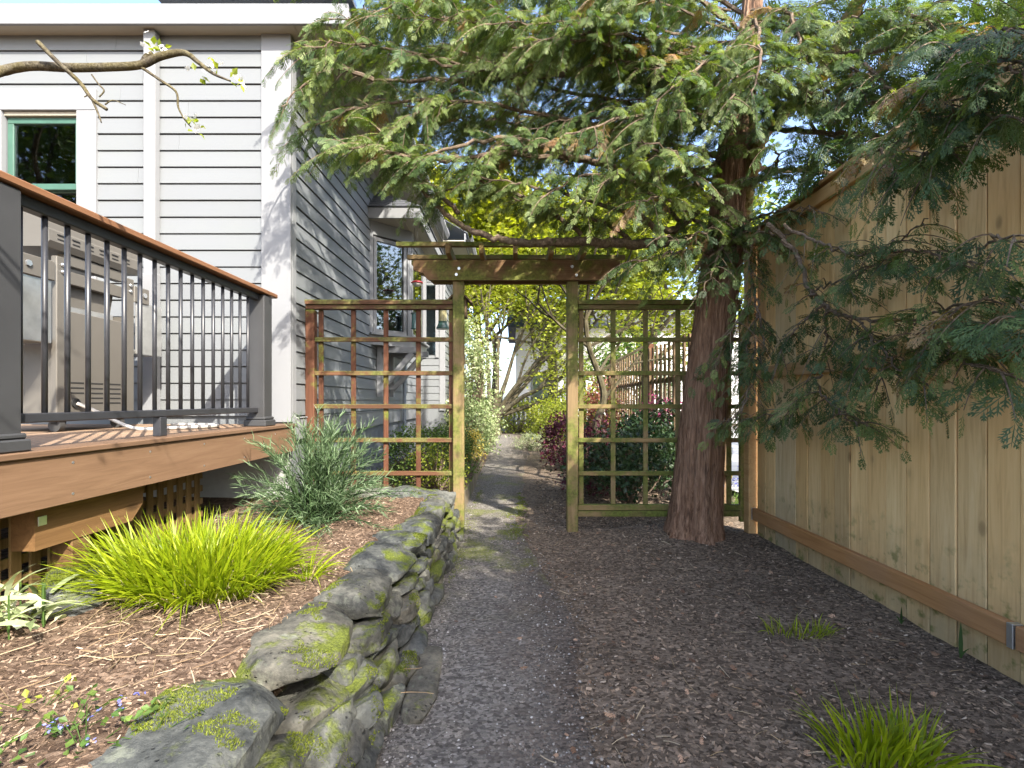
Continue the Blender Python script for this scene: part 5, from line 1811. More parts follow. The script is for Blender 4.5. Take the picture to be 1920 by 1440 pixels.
def leaf_cloud(mb, centres, n_per, spread, size, rg, tv=leaf_v, tf=leaf_f3, flat=0.6, tint=(0.2, 0.8), squash=0.7):
    c = np.repeat(np.asarray(centres, float), n_per, 0)
    n = len(c)
    pos = c + rg.normal(0, 1, (n, 3)) * np.array([spread, spread, spread * squash])
    nz = unit(rg.normal(0, 1, (n, 3)) * flat + np.array([0, 0, 1.0]))
    f = unit(np.cross(nz, rg.normal(size=(n, 3))))
    s = np.cross(f, nz)
    L = rg.uniform(0.6, 1.2, n)[:, None] * size
    per = np.repeat(rg.uniform(tint[0], tint[1], len(centres)), n_per)
    t = np.clip(per + rg.normal(0, 0.12, n), 0, 1)
    mb.inst(tv, None, tf, pos, s * L, f * L, nz * L, np.stack([t, rg.uniform(0.1, 0.9, n), t], 1))


def shrub(name, label, cat, c, rx, ry, h, n, size, mat, seed, tv=leaf_v, tf=leaf_f3, clumps=60, tint=(0.2, 0.8), stem=TWIG, flat=0.9, shell=0.55, group=None, low=0.05):
    c = np.array(c, float)
    rg = np.random.default_rng(seed)
    t = thing(name, label, cat, tuple(c), group)
    a = rg.uniform(0, 2 * np.pi, clumps)
    u = rg.uniform(low, 1.0, clumps)
    rr = shell + (1 - shell) * rg.uniform(0, 1, clumps) ** 0.5
    prof = np.sqrt(np.clip(1 - (2 * u - 0.9) ** 2 / 1.25, 0.05, 1))
    bump = 1 + 0.22 * np.sin(3 * a + seed) * rg.uniform(0.4, 1, clumps)
    cc = np.stack([c[0] + rx * rr * prof * bump * np.cos(a), c[1] + ry * rr * prof * bump * np.sin(a), c[2] + h * u * rg.uniform(0.82, 1.05, clumps)], 1)
    m = MB()
    for q in cc[:: max(1, clumps // 26)]:
        mid = (c + q) / 2 + rg.normal(0, 0.04, 3) * max(rx, 0.2)
        m.tube(smooth_path([c + rg.normal(0, 0.03, 3) * [1, 1, 0], mid, q], 4), np.linspace(0.010, 0.003, 9) * (0.6 + h * 0.5), 4, 0.5, cap=False)
    s_ = m.build('stems', stem, t); s_['kind'] = 'stuff'
    m = MB()
    leaf_cloud(m, cc, max(1, n // clumps), 0.42 * math.sqrt(rx * h) / math.sqrt(clumps) * 3.0, size, rg, tv, tf, flat, tint)
    f = m.build('foliage', mat, t); f['kind'] = 'stuff'
    return t


LF = {
    'lime': mat_leaf('lime_leaves', ((0.13, 0.17, 0.022), (0.23, 0.27, 0.035), (0.36, 0.38, 0.07)), 0.5, tcol=(1.5, 1.5, 0.5)),
    'yellow': mat_leaf('spring_leaves', ((0.14, 0.17, 0.015), (0.24, 0.26, 0.02), (0.36, 0.35, 0.04)), 0.5),
    'green': mat_leaf('green_leaves', ((0.035, 0.075, 0.018), (0.065, 0.12, 0.025), (0.12, 0.18, 0.035)), 0.3),
    'dark': mat_leaf('dark_glossy_leaves', ((0.016, 0.034, 0.014), (0.028, 0.055, 0.020), (0.050, 0.085, 0.030)), 0.15, 0.35),
    'pale': mat_leaf('variegated_leaves', ((0.13, 0.19, 0.07), (0.28, 0.33, 0.16), (0.50, 0.52, 0.36)), 0.3, tcol=(1.2, 1.25, 0.8)),
    'gold': mat_leaf('golden_leaves', ((0.30, 0.27, 0.04), (0.48, 0.40, 0.09), (0.60, 0.52, 0.18)), 0.35, tcol=(1.2, 1.1, 0.5)),
    'purple': mat_leaf('burgundy_leaves', ((0.030, 0.010, 0.014), (0.075, 0.018, 0.032), (0.15, 0.035, 0.06)), 0.25, tcol=(1.6, 0.6, 0.8)),
    'red': mat_leaf('red_young_leaves', ((0.14, 0.06, 0.04), (0.25, 0.10, 0.07), (0.36, 0.17, 0.12)), 0.35, tcol=(1.4, 0.8, 0.6)),
    'pink': mat_leaf('pink_petals', ((0.40, 0.05, 0.16), (0.55, 0.10, 0.26), (0.65, 0.20, 0.35)), 0.3, tcol=(1.3, 0.8, 1.0)),
    'blue': mat_leaf('blue_petals', ((0.10, 0.11, 0.40), (0.18, 0.20, 0.55), (0.34, 0.36, 0.68)), 0.3, tcol=(1, 1, 1.3)),
    'white': mat_leaf('white_petals', ((0.70, 0.68, 0.66), (0.78, 0.77, 0.75), (0.85, 0.84, 0.82)), 0.3, tcol=(1.1, 1.1, 1.0)),
    'grey': mat_leaf('grey_green_needles', ((0.028, 0.055, 0.022), (0.075, 0.125, 0.055), (0.18, 0.245, 0.135)), 0.2, 0.45, tcol=(1.1, 1.3, 0.7)),
    'grass': mat_leaf('golden_grass_blades', ((0.12, 0.18, 0.006), (0.23, 0.30, 0.008), (0.34, 0.39, 0.02)), 0.45, 0.45, tcol=(1.3, 1.35, 0.4)),
}


def ground_y(py): return CAM_Z * FPX / (py - HORIZON)


# --- multi-stemmed maple at the end of the path
mt = thing('maple_tree', 'many stemmed spreading maple with fresh lime leaves beyond the arbor', 'tree', (-0.62, 16.0, 0))
rg = np.random.default_rng(301)
mw = MB(); tips = []
b0 = np.array([-0.62, 16.0, 0.0])
mw.tube(smooth_path([b0 + [0.05, 0, -0.1], b0 + [0.0, 0, 0.35], b0 + [0.1, 0, 0.75]], 4), np.linspace(0.26, 0.22, 9), 10, 0.5)
for (dx, dy, dz, L) in ((1.5, 0.0, 0.75, 2.6), (1.1, 0.2, 1.1, 2.5), (0.8, -0.3, 1.4, 2.4), (0.5, 0.3, 1.6, 2.5), (0.25, -0.2, 1.8, 2.4), (0.0, 0.2, 1.9, 2.5), (-0.25, -0.1, 1.8, 2.3), (-0.6, 0.2, 1.5, 2.2), (-0.9, -0.2, 1.2, 2.0), (1.2, -0.4, 0.9, 2.3), (0.6, 0.5, 1.2, 2.4)):
    grow(mw, b0 + np.array([0.06 * dx, 0.06 * dy, 0.55]), (dx, dy, dz), L * 1.05, 0.085, 1, 3, rg, tips, 0.45, 0.06, (3, 3), 0.70, 8, 0.06)
mw.build('trunk', GREYBARK, mt)
m = MB(); leaf_cloud(m, np.array(tips), 16, 0.34, 0.105, rg, palm_v, palm_f3, 0.45, (0.2, 0.9), 0.45)
f = m.build('crown', LF['lime'], mt); f['kind'] = 'stuff'


def big_tree(name, label, x, y, h, crown_r, mat, seed, n_leaf, size, z0=0.25, bark=GREYBARK, tv=leaf_v, tf=leaf_f3, tint=(0.2, 0.85), group='trees beyond the garden'):
    rg = np.random.default_rng(seed)
    t = thing(name, label, 'tree', (x, y, 0), group)
    w = MB(); tips = []
    w.tube(smooth_path([(x, y, -0.1), (x + 0.1, y, h * 0.2), (x - 0.05, y + 0.1, h * z0 * 1.6)], 5), np.linspace(0.24, 0.16, 11), 10, 0.5)
    for i in range(9):
        a = i * 2.4 + rg.uniform(0, 0.6)
        zz = h * (z0 + 0.10 * (i % 4))
        el = rg.uniform(0.5, 1.6)
        grow(w, (x, y, min(zz, h * z0 * 1.5)), (math.cos(a), math.sin(a), el), crown_r * 0.75, 0.09, 1, 3, rg, tips, 0.5, 0.15, (3, 3), 0.68, 7, 0.1)
    w.build('trunk', bark, t)
    tips = np.array(tips)
    m = MB(); leaf_cloud(m, tips, max(2, n_leaf // len(tips)), crown_r * 0.13, size, rg, tv, tf, 0.7, tint, 0.7)
    f = m.build('crown', mat, t); f['kind'] = 'stuff'


big_tree('birch_tree', 'tall yellow green spring tree behind the house gable', -3.2, 19.0, 10.0, 4.2, LF['yellow'], 311, 22000, 0.24)
big_tree('birch_tree', 'broad yellow green spring tree behind the many stemmed maple', 1.6, 20.5, 10.5, 4.4, LF['yellow'], 312, 22000, 0.24)
big_tree('ash_tree', 'dense green tree rising between the arbor and the white house', 4.2, 16.0, 8.0, 3.4, LF['lime'], 313, 18000, 0.20)
big_tree('ash_tree', 'green tree whose crown shows over the arbor slats', -1.5, 21.5, 9.5, 3.4, LF['lime'], 314, 16000, 0.20, z0=0.35)

big_tree('ash_tree', 'unseen broad green tree added for the front window to reflect', -10.0, -3.5, 9.0, 3.8, LF['green'], 315, 12000, 0.17, tint=(0.3, 1.0))  # out of view, put here as a reflection for the front window

big_tree('ash_tree', 'dark leaved tree rising behind the timber fence', 7.6, 7.4, 7.4, 3.0, LF['green'], 316, 12000, 0.12, tint=(0.0, 0.6))
big_tree('ash_tree', 'unseen dark leaved tree added to darken the bay window reflection', 6.8, 3.2, 6.2, 2.6, LF['green'], 317, 9000, 0.13, tint=(0.0, 0.5))  # unseen, added so the bay glass mirrors dark leaves instead of sky

# --- small maple with a crooked grey trunk behind the right trellis
jt = thing('japanese_maple', 'small maple with crooked grey trunk behind the mossy trellis', 'tree', (1.05, 6.3, 0))
rg = np.random.default_rng(321)
w = MB(); tips = []
trp = [P(1108, 905, 6.3), P(1118, 800, 6.3), P(1132, 745, 6.3), P(1122, 700, 6.3), P(1104, 650, 6.3), P(1098, 600, 6.3)]
w.tube(smooth_path(trp, 5), np.linspace(0.055, 0.032, 26), 8, 0.5)
for (i, d) in ((5, (-0.5, 0, 1)), (5, (0.5, 0.2, 0.9)), (4, (1.0, 0.1, 0.5)), (4, (-0.9, -0.1, 0.5)), (3, (1.0, -0.2, 0.8)), (5, (0, -0.5, 0.9)), (3, (0.7, 0.5, 0.8)), (2, (1.0, 0.1, 0.9))):
    grow(w, trp[i], d, 0.85, 0.024, 1, 3, rg, tips, 0.5, 0.05, (2, 3), 0.7, 6, 0.1)
w.build('trunk', GREYBARK, jt)
m = MB(); leaf_cloud(m, np.array(tips), 6, 0.13, 0.075, rg, palm_v, palm_f3, 0.35, (0.2, 0.9), 0.35)
f = m.build('crown', LF['lime'], jt); f['kind'] = 'stuff'

# --- shrubs
shrub('variegated_shrub', 'tall pale variegated shrub against the far house wall', 'shrub', (-0.86, 10.0, 0.0), 0.52, 0.6, 2.75, 5200, 0.075, LF['pale'], 331, clumps=110)
shrub('round_shrub', 'rounded grey green shrub at the foot of the variegated shrub', 'shrub', (-0.78, 9.3, 0.05), 0.42, 0.45, 1.05, 2600, 0.06, LF['pale'], 332, clumps=60, tint=(0.0, 0.5))
shrub('golden_shrub', 'small golden yellow shrub beside the path edging', 'shrub', (-0.70, 7.9, 0.10), 0.22, 0.25, 0.52, 1900, 0.035, LF['gold'], 333, clumps=50)
shrub('low_shrub', 'bright green fine leaved shrub behind the red trellis', 'shrub', (-0.95, 5.3, 0.2), 0.42, 0.45, 0.62, 5200, 0.030, LF['green'], 334, clumps=120, tint=(0.35, 1.0))
shrub('low_shrub', 'green mounded shrub along the path edging beyond the arbor post', 'shrub', (-0.78, 6.4, 0.15), 0.30, 0.50, 0.62, 3600, 0.032, LF['green'], 335, clumps=90, tint=(0.3, 0.9))
shrub('low_shrub', 'open twiggy yellow green shrub at the stone end of the trellis', 'shrub', (-0.72, 4.72, 0.24), 0.26, 0.22, 0.42, 1000, 0.032, LF['lime'], 336, clumps=50, tint=(0.1, 0.7))
shrub('far_shrub', 'light green rounded shrub at the end of the path', 'shrub', (0.25, 17.0, 0.0), 0.85, 0.6, 1.05, 2600, 0.08, LF['lime'], 337, clumps=70)
shrub('far_shrub', 'yellow tinged rounded shrub before the dark picket fence', 'shrub', (1.35, 15.2, 0.0), 0.75, 0.6, 1.1, 2400, 0.08, LF['lime'], 338, clumps=70, tint=(0.5, 1.0))
shrub('far_shrub', 'pale clipped shrub left of the path end', 'shrub', (-0.95, 12.2, 0.0), 0.5, 0.5, 1.1, 2000, 0.07, LF['pale'], 339, clumps=60, tint=(0.0, 0.6))
shrub('burgundy_shrub', 'dark burgundy leaved shrub leaning over the path edge', 'shrub', (0.92, 8.2, 0.0), 0.40, 0.5, 0.86, 2600, 0.055, LF['purple'], 341, clumps=80)
shrub('burgundy_shrub', 'purple leaved shrub low behind the mossy trellis', 'shrub', (0.95, 5.9, 0.0), 0.36, 0.36, 0.82, 2200, 0.045, LF['purple'], 342, clumps=70)
shrub('camellia', 'dark glossy shrub filling the lower half of the mossy trellis', 'shrub', (1.25, 5.15, 0.0), 0.62, 0.42, 0.80, 3600, 0.06, LF['dark'], 343, clumps=80, low=0.3)
shrub('camellia', 'dark glossy shrub below the pink azalea', 'shrub', (1.75, 6.1, 0.0), 0.5, 0.5, 1.0, 2600, 0.065, LF['dark'], 344, clumps=70, low=0.2)
shrub('azalea', 'pink flowering azalea top in front of the open slat fence', 'shrub', (1.95, 6.5, 0.85), 0.28, 0.25, 0.28, 520, 0.035, LF['pink'], 345, clumps=36)
shrub('red_leaf_shrub', 'shrub with reddish young leaves by the open slat fence', 'shrub', (1.6, 8.6, 0.0), 0.32, 0.4, 1.5, 1800, 0.05, LF['red'], 346, clumps=60, low=0.35)
shrub('far_shrub', 'lime shrub behind the purple shrub beyond the trellis', 'shrub', (1.3, 9.6, 0.0), 0.8, 0.8, 1.5, 3600, 0.07, LF['lime'], 347, clumps=80)
shrub('far_shrub', 'tall green shrub closing the view right of the maple', 'shrub', (3.0, 12.5, 0.0), 1.5, 1.0, 2.6, 5200, 0.10, LF['green'], 348, clumps=110, tint=(0.3, 1.0))
shrub('lavender', 'pale silvery low plant on the right edge of the far path', 'plant', (0.42, 11.2, 0.0), 0.4, 0.5, 0.32, 1800, 0.07, LF['pale'], 349, tv=needle_v * [0.12, 1, 1], tf=needle_f3, clumps=60, tint=(0.2, 0.9))

# --- fine-needled evergreen shrub in the bed
gs = thing('grevillea', 'grey green needle leaved shrub in the bed beside the deck corner', 'shrub', (-1.22, 3.12, BED_Z))
rg = np.random.default_rng(351)
st, lf = MB(), MB()
for i in range(190):
    a = rg.uniform(0, 2 * np.pi)
    el = rg.uniform(0.05, 1.5)
    d = np.array([math.cos(a) * math.cos(el), math.sin(a) * math.cos(el) * 0.8, math.sin(el)])
    L = rg.uniform(0.36, 0.60)
    if el > 0.9: L *= rg.uniform(1.0, 1.25)
    t = np.linspace(0, 1, 8)
    b0 = np.array([-1.22, 3.12, BED_Z]) + rg.normal(0, 0.05, 3) * [1, 1, 0]
    path = b0 + d * (t * L)[:, None] + np.array([0, 0, 1]) * (0.10 * L * np.sin(t * 3.0))[:, None] - np.array([0, 0, 0.10]) * (t ** 2 * L * (el < 0.7))[:, None]
    path[:, 2] = np.maximum(path[:, 2], BED_Z + 0.02)
    st.tube(path, np.linspace(0.0045, 0.0015, 8), 4, rg.uniform(0.2, 0.8), cap=False)
    n = int(L * 62)
    ts = 0.14 + 0.86 * rg.uniform(0, 1, n) ** 0.8
    c = np.stack([np.interp(ts, t, path[:, j]) for j in range(3)], 1)
    tg = unit(np.gradient(path, axis=0)); tg = np.stack([np.interp(ts, t, tg[:, j]) for j in range(3)], 1)
    ra = unit(np.cross(tg, rg.normal(size=(n, 3))))
    f = unit(tg * 0.95 + ra * 0.75 + np.array([0, 0, 0.15]))
    s = unit(np.cross(f, rg.normal(size=(n, 3)))); nn = np.cross(s, f)
    Ls = rg.uniform(0.05, 0.10, n)[:, None]
    tt = np.clip(rg.normal(0.5, 0.24, n) + 0.25 * (ts - 0.6), 0, 1)
    lf.inst(needle_v * [0.055, 1, 2.0], None, needle_f3, c, s * Ls, f * Ls, nn * Ls, np.stack([tt, rg.uniform(0.2, 0.8, n), tt], 1))
o = st.build('stems', LF['dark'], gs); o['kind'] = 'stuff'
o = lf.build('foliage', LF['grey'], gs); o['kind'] = 'stuff'


# --- grasses
def blades(mb, pos, d, L, W, bend, rg, tint, seg=5):
    """arching grass blades: pos (N,3), d (N,3) start direction, L, W, bend arrays"""
    n = len(pos)
    t = np.linspace(0, 1, seg + 1)
    side = unit(np.cross(d, np.array([0, 0, 1.0]) + rg.normal(0, 0.3, (n, 3))))
    out = unit(d * np.array([1, 1, 0]) + 1e-6)
    V = []
    for k, tt in enumerate(t):
        c = pos + d * (L * tt)[:, None] + (out * 0.5 + np.array([0, 0, -1.0])) * (bend * L * tt ** 2.2)[:, None]
        w = W * (1 - tt ** 2.0) * (0.55 + 0.9 * min(tt * 2.5, 1) * 0.5)
        if k == seg: V.append(c[:, None, :])
        else: V.append(np.stack([c - side * w[:, None], c + side * w[:, None]], 1))
    v = np.concatenate(V, 1)
    m = v.shape[1]
    f4 = np.array([[2 * i, 2 * i + 1, 2 * i + 3, 2 * i + 2] for i in range(seg - 1)])
    f3 = np.array([[2 * (seg - 1), 2 * (seg - 1) + 1, 2 * seg]])
    off = (np.arange(n) * m)[:, None, None]
    mb.put(v.reshape(-1, 3), (f4[None] + off).reshape(-1, 4), (f3[None] + off).reshape(-1, 3), np.repeat(tint, m, 0))


def grass_clump(name, label, c, rx, ry, n, L, W, seed, lean=(0, 0), surf=None, spread=0.9, bend=(0.1, 0.6)):
    rg = np.random.default_rng(seed)
    t = thing(name, label, 'grass', (c[0], c[1], c[2]))
    m = MB()
    a = rg.uniform(0, 2 * np.pi, n); r = rg.uniform(0, 1, n) ** 0.5
    x = c[0] + rx * r * np.cos(a); y = c[1] + ry * r * np.sin(a)
    z = surf(x, y) if surf else np.full(n, c[2])
    out = np.stack([np.cos(a) * r * spread + lean[0], np.sin(a) * r * spread + lean[1], np.ones(n)], 1) + rg.normal(0, 0.22, (n, 3))
    d = unit(out)
    Ls = rg.uniform(L[0], L[1], n)
    tt = np.clip(rg.normal(0.5, 0.26, n), 0, 1)
    blades(m, np.stack([x, y, z], 1), d, Ls, rg.uniform(W[0], W[1], n), rg.uniform(bend[0], bend[1], n) * (0.5 + r), rg, np.stack([tt, rg.uniform(0.2, 0.8, n), tt], 1))
    o = m.build('blades', LF['grass'], t); o['kind'] = 'stuff'
    m = MB(); k = n // 14
    i = rg.integers(0, n, k)
    blades(m, np.stack([x[i], y[i], z[i]], 1), unit(d[i] + rg.normal(0, 0.35, (k, 3)) * [1, 1, 0.2]), Ls[i] * rg.uniform(0.4, 0.9, k), rg.uniform(W[0], W[1], k) * 0.7, rg.uniform(0.3, 0.9, k), rg, np.stack([rg.uniform(0.2, 1, k)] * 3, 1))
    o = m.build('dead_blades', STRAW, t); o['kind'] = 'stuff'
    m = MB()
    k = n // 8
    i = rg.integers(0, n, k)
    for q in i:
        p0 = np.array([x[q], y[q], z[q]])
        m.tube([p0, p0 + d[q] * rg.uniform(0.04, 0.11) * L[1] / 0.3], 0.0012, 3, rg.uniform(0, 1), cap=False)
    o = m.build('dry_stalks', STRAW, t); o['kind'] = 'stuff'
    return t


grass_clump('golden_grass', 'large bright yellow green grass clump in the raised bed', (-1.30, 2.06, BED_Z), 0.31, 0.24, 2200, (0.14, 0.36), (0.0030, 0.0070), 361, lean=(-0.03, 0.0), surf=bed_h, spread=0.75, bend=(0.02, 0.40))
grass_clump('golden_grass', 'small stray grass tuft beside the large golden grass clump', (-0.87, 2.12, BED_Z), 0.04, 0.06, 30, (0.15, 0.25), (0.004, 0.006), 362, lean=(0.25, -0.05), surf=bed_h)
grass_clump('golden_grass', 'sparse low grass tuft in the dark mulch near the fence', (1.37, 2.36, 0.0), 0.17, 0.05, 110, (0.05, 0.12), (0.0018, 0.0032), 363, surf=height_ground, spread=0.5, bend=(0.1, 0.4))
grass_clump('golden_grass', 'lush bright grass tuft in the mulch in front of the fence', (1.12, 1.50, 0.0), 0.15, 0.08, 230, (0.10, 0.24), (0.0032, 0.0062), 364, surf=height_ground, spread=0.5, bend=(0.02, 0.35))
# two single shoots at the foot of the fence
for i, (x, y, L, lab) in enumerate(((1.90, 2.10, 0.16, 'single broad green shoot at the foot of the timber fence'), (1.90, 2.42, 0.09, 'thin dark green shoot at the foot of the timber fence'))):
    rg = np.random.default_rng(370 + i); m = MB(); n = 3
    blades(m, np.array([[x, y, 0.0]] * n), unit(np.array([[0.0, 0, 1], [-0.35, 0.1, 1], [0.2, -0.2, 1.0]])), np.array([L, L * 0.6, L * 0.5]), np.array([0.009, 0.005, 0.004]), np.array([0.05, 0.2, 0.3]), rg, np.tile([0.1, 0.2, 0.1], (n, 1)))
    tag(m.build('green_shoot', LF['green'], None, (x, y, 0)), lab, 'plant')
# bluebells beyond the trellis
bb = thing('bluebells', 'clump of bluebells with strap leaves seen through the trellis by the fence post', 'flowers', (2.15, 5.0, 0))
rg = np.random.default_rng(375); m = MB(); n = 260
x = rg.uniform(1.75, 2.6, n); y = rg.uniform(4.7, 5.4, n)
blades(m, np.stack([x, y, 0 * x], 1), unit(np.stack([rg.normal(0, 0.35, n), rg.normal(0, 0.35, n), np.ones(n)], 1)), rg.uniform(0.15, 0.3, n), rg.uniform(0.004, 0.008, n), rg.uniform(0.1, 0.6, n), rg, np.stack([rg.uniform(0.3, 1, n)] * 3, 1))
o = m.build('leaves', LF['green'], bb); o['kind'] = 'stuff'
m = MB(); leaf_cloud(m, np.stack([rg.uniform(1.75, 2.6, 60), rg.uniform(4.7, 5.4, 60), rg.uniform(0.18, 0.38, 60)], 1), 7, 0.018, 0.022, rg, flat=1.5)
o = m.build('flowers', LF['blue'], bb); o['kind'] = 'stuff'

# --- variegated lance-leaved plant at the deck edge, weeds with blue flowers
vp = thing('variegated_plant', 'pale edged lance leaved plant at the foot of the deck lattice', 'plant', (-1.62, 1.66, BED_Z))
rg = np.random.default_rng(381); m = MB(); n = 46
x = rg.normal(-1.64, 0.06, n); y = rg.normal(1.64, 0.07, n)
blades(m, np.stack([x, y, BED_Z + rg.uniform(0, 0.12, n)], 1), unit(np.stack([rg.normal(0.15, 0.6, n), rg.normal(0, 0.6, n), np.full(n, 0.8)], 1)), rg.uniform(0.10, 0.19, n), rg.uniform(0.010, 0.017, n), rg.uniform(0.2, 0.7, n), rg, np.stack([rg.uniform(0.2, 0.9, n)] * 3, 1), 6)
o = m.build('leaves', LF['pale'], vp); o['kind'] = 'stuff'
m = MB()
for i in range(9): m.tube([(x[i], y[i], BED_Z), (x[i], y[i], BED_Z + 0.14)], 0.003, 4, 0.5)
o = m.build('stems', LF['green'], vp); o['kind'] = 'stuff'
wd = [(-1.02, 1.14, 'low green weed with small leaves at the near end of the bed'), (-0.93, 1.08, 'forget me not with tiny blue flowers at the near end of the bed'), (-1.16, 1.22, 'yellow green seedling standing alone in the red brown mulch'), (-0.82, 1.12, 'dark leaved creeping weed behind the capping stone'), (-1.22, 1.10, 'broad leaved light green weed in the corner of the bed'), (-1.10, 1.05, 'sprawling weed with pointed leaves beside the forget me not')]
for i, (x, y, lab) in enumerate(wd):
    rg = np.random.default_rng(390 + i)
    t = thing('weed', lab, 'weed', (x, y, BED_Z))
    m = MB(); n = 30 if i != 2 else 9
    cc = np.stack([x + rg.normal(0, 0.05, 14), y + rg.normal(0, 0.04, 14), BED_Z + rg.uniform(0.015, 0.07, 14)], 1)
    leaf_cloud(m, cc, max(1, n // 14), 0.016, 0.024, rg, flat=0.6, tint=(0.2, 1.0))
    o = m.build('leaves', LF['lime' if i in (2, 4) else 'green'], t); o['kind'] = 'stuff'
    m = MB()
    for q in cc[:8]: m.tube([(x, y, BED_Z - 0.01), (q[0], q[1], q[2])], 0.0012, 3, 0.5, cap=False)
    o = m.build('stems', LF['green'], t); o['kind'] = 'stuff'
    if i in (1,):
        m = MB(); leaf_cloud(m, np.stack([x + rg.normal(0, 0.05, 9), y + rg.normal(0, 0.04, 9), BED_Z + rg.uniform(0.05, 0.09, 9)], 1), 5, 0.005, 0.010, rg, flat=0.5)
        o = m.build('flowers', LF['blue'], t); o['kind'] = 'stuff'

# ---------------------------------------------------------------- blossoming fruit tree beside the deck (only one bough reaches into view)
ft = thing('fruit_tree', 'lichen covered fruit tree bough with white blossom over the deck', 'fruit tree', (-2.35, 0.30, 0))
FB = mat_bark('fruit_tree_bark', ((0.022, 0.018, 0.014), (0.065, 0.055, 0.042), (0.15, 0.135, 0.10), (0.085, 0.075, 0.05)), (30, 30, 30), 0.25, 0.004)
m = MB(); m.tube(smooth_path([(-2.35, 0.30, -0.05), (-2.33, 0.32, 0.8), (-2.30, 0.40, 1.6), (-2.22, 0.60, 2.2), (-2.1, 0.7, 2.7)], 6), np.linspace(0.09, 0.04, 25), 10, 0.5); m.build('trunk', FB, ft, smooth=True)
BY = 1.75
b1 = [np.array([-2.25, 0.55, 2.1]), P(-160, 190, 1.55), P(-60, 150, 1.65), P(8, 132, BY), P(60, 124, BY), P(130, 127, BY), P(200, 126, BY), P(262, 122, BY), P(300, 106, BY), P(345, 99, BY), P(372, 117, BY), P(400, 138, BY), P(432, 152, BY)]
m = MB(); m.tube(smooth_path(b1, 6), np.interp(np.linspace(0, 1, 73), [0, 0.25, 0.7, 0.78, 1.0], [0.026, 0.016, 0.0125, 0.009, 0.003]), 9, 0.5); m.build('bough', FB, ft, smooth=True)
tw_ = [([P(262, 124, BY), P(300, 150, BY), P(330, 172, BY), P(334, 200, BY), P(345, 222, BY), P(358, 238, BY)], 0.0055, 0.0022),
       ([P(70, 78, 1.7), P(110, 118, 1.72), P(150, 155, 1.75), P(172, 185, 1.75), P(200, 205, 1.75)], 0.008, 0.006),
       ([P(172, 185, 1.75), P(185, 215, 1.75), P(190, 230, 1.75)], 0.004, 0.002), ([P(172, 140, 1.75), P(185, 158, 1.75), P(195, 170, 1.75), P(186, 182, 1.75)], 0.003, 0.0025),
       ([P(197, 196, 1.75), P(212, 188, 1.75), P(236, 197, 1.75)], 0.003, 0.001), ([P(165, 178, 1.75), P(158, 182, 1.75)], 0.003, 0.002), ([P(270, 118, BY), P(276, 105, BY), P(286, 100, BY)], 0.012, 0.008)]
for pts, r0, r1 in tw_:
    q = smooth_path(pts, 5); m = MB(); m.tube(q, np.linspace(r0, r1, len(q)), 6, 0.5); m.build('twig', FB, ft, smooth=True)
rg = np.random.default_rng(401)
mp, ml = MB(), MB()
for (a, b_, n1, n2) in ((286, 84, 5, 5), (300, 88, 4, 5), (398, 122, 4, 5), (376, 140, 3, 4), (440, 142, 6, 3), (452, 158, 5, 4), (365, 222, 4, 4), (372, 240, 1, 5), (358, 228, 3, 3)):
    c = P(a, b_, BY)
    leaf_cloud(ml, [c], n2, 0.012, 0.026, rg, flat=1.2, tint=(0.2, 0.9))
    for k in range(n1):
        fc = c + rg.normal(0, 0.014, 3); nz = unit(rg.normal(size=3))
        u = unit(np.cross(nz, rg.normal(size=3))); v = np.cross(nz, u)
        ang = np.arange(5) * 2 * np.pi / 5
        f = np.cos(ang)[:, None] * u + np.sin(ang)[:, None] * v
        s = np.cross(f, nz[None])
        mp.inst(leaf_v * [1.4, 1, 1], None, leaf_f3, np.tile(fc, (5, 1)), s * 0.010, f * 0.010, np.tile(nz, (5, 1)) * 0.010, np.full((5, 3), 0.6))
o = mp.build('blossom', LF['white'], ft); o['kind'] = 'stuff'
o = ml.build('leaves', LF['lime'], ft); o['kind'] = 'stuff'
for pts in ([(-2.1, 0.68, 2.5), (-1.6, 0.55, 2.62), (-1.1, 0.62, 2.60), (-0.55, 0.75, 2.50)], [(-2.15, 0.6, 2.3), (-1.7, 0.2, 2.45), (-1.2, -0.1, 2.5), (-0.6, -0.2, 2.45)]):
    q = smooth_path(pts, 7); m = MB(); m.tube(q, np.linspace(0.017, 0.006, len(q)), 7, 0.5); m.build('bough', FB, ft, smooth=True)
# more of its boughs, above and in front of the picture: their shadows cross the deck front and wall
w = MB(); tips = []
rg = np.random.default_rng(402)
for d in ((0.7, 0.25, 0.75), (0.9, -0.2, 0.6), (0.2, -0.6, 0.9), (-0.5, -0.2, 0.9)):
    grow(w, (-2.15, 0.65, 2.55), d, 0.75, 0.02, 1, 3, rg, tips, 0.5, 0.1, (2, 3), 0.7, 6, 0.12)
for b_, d in (((-1.6, 0.55, 2.62), (0.6, 0.5, 0.3)), ((-1.1, 0.62, 2.60), (0.5, 0.5, -0.2)), ((-1.1, 0.62, 2.6), (0.6, -0.5, 0.1)), ((-1.2, -0.1, 2.5), (0.5, 0.5, 0.2)), ((-0.6, -0.2, 2.45), (0.6, 0.3, 0.0)), ((-1.5, 0.1, 2.47), (0.3, 0.6, 0.3))):
    grow(w, b_, d, 0.42, 0.008, 2, 3, rg, tips, 0.5, 0.1, (2, 3), 0.7, 6, 0.15)
m = MB(); leaf_cloud(m, np.array(tips)[::3], 3, 0.03, 0.035, rg, flat=1.0)
o = m.build('leaves', LF['lime'], ft); o['kind'] = 'stuff'
o = w.build('boughs', FB, ft); o['kind'] = 'stuff'

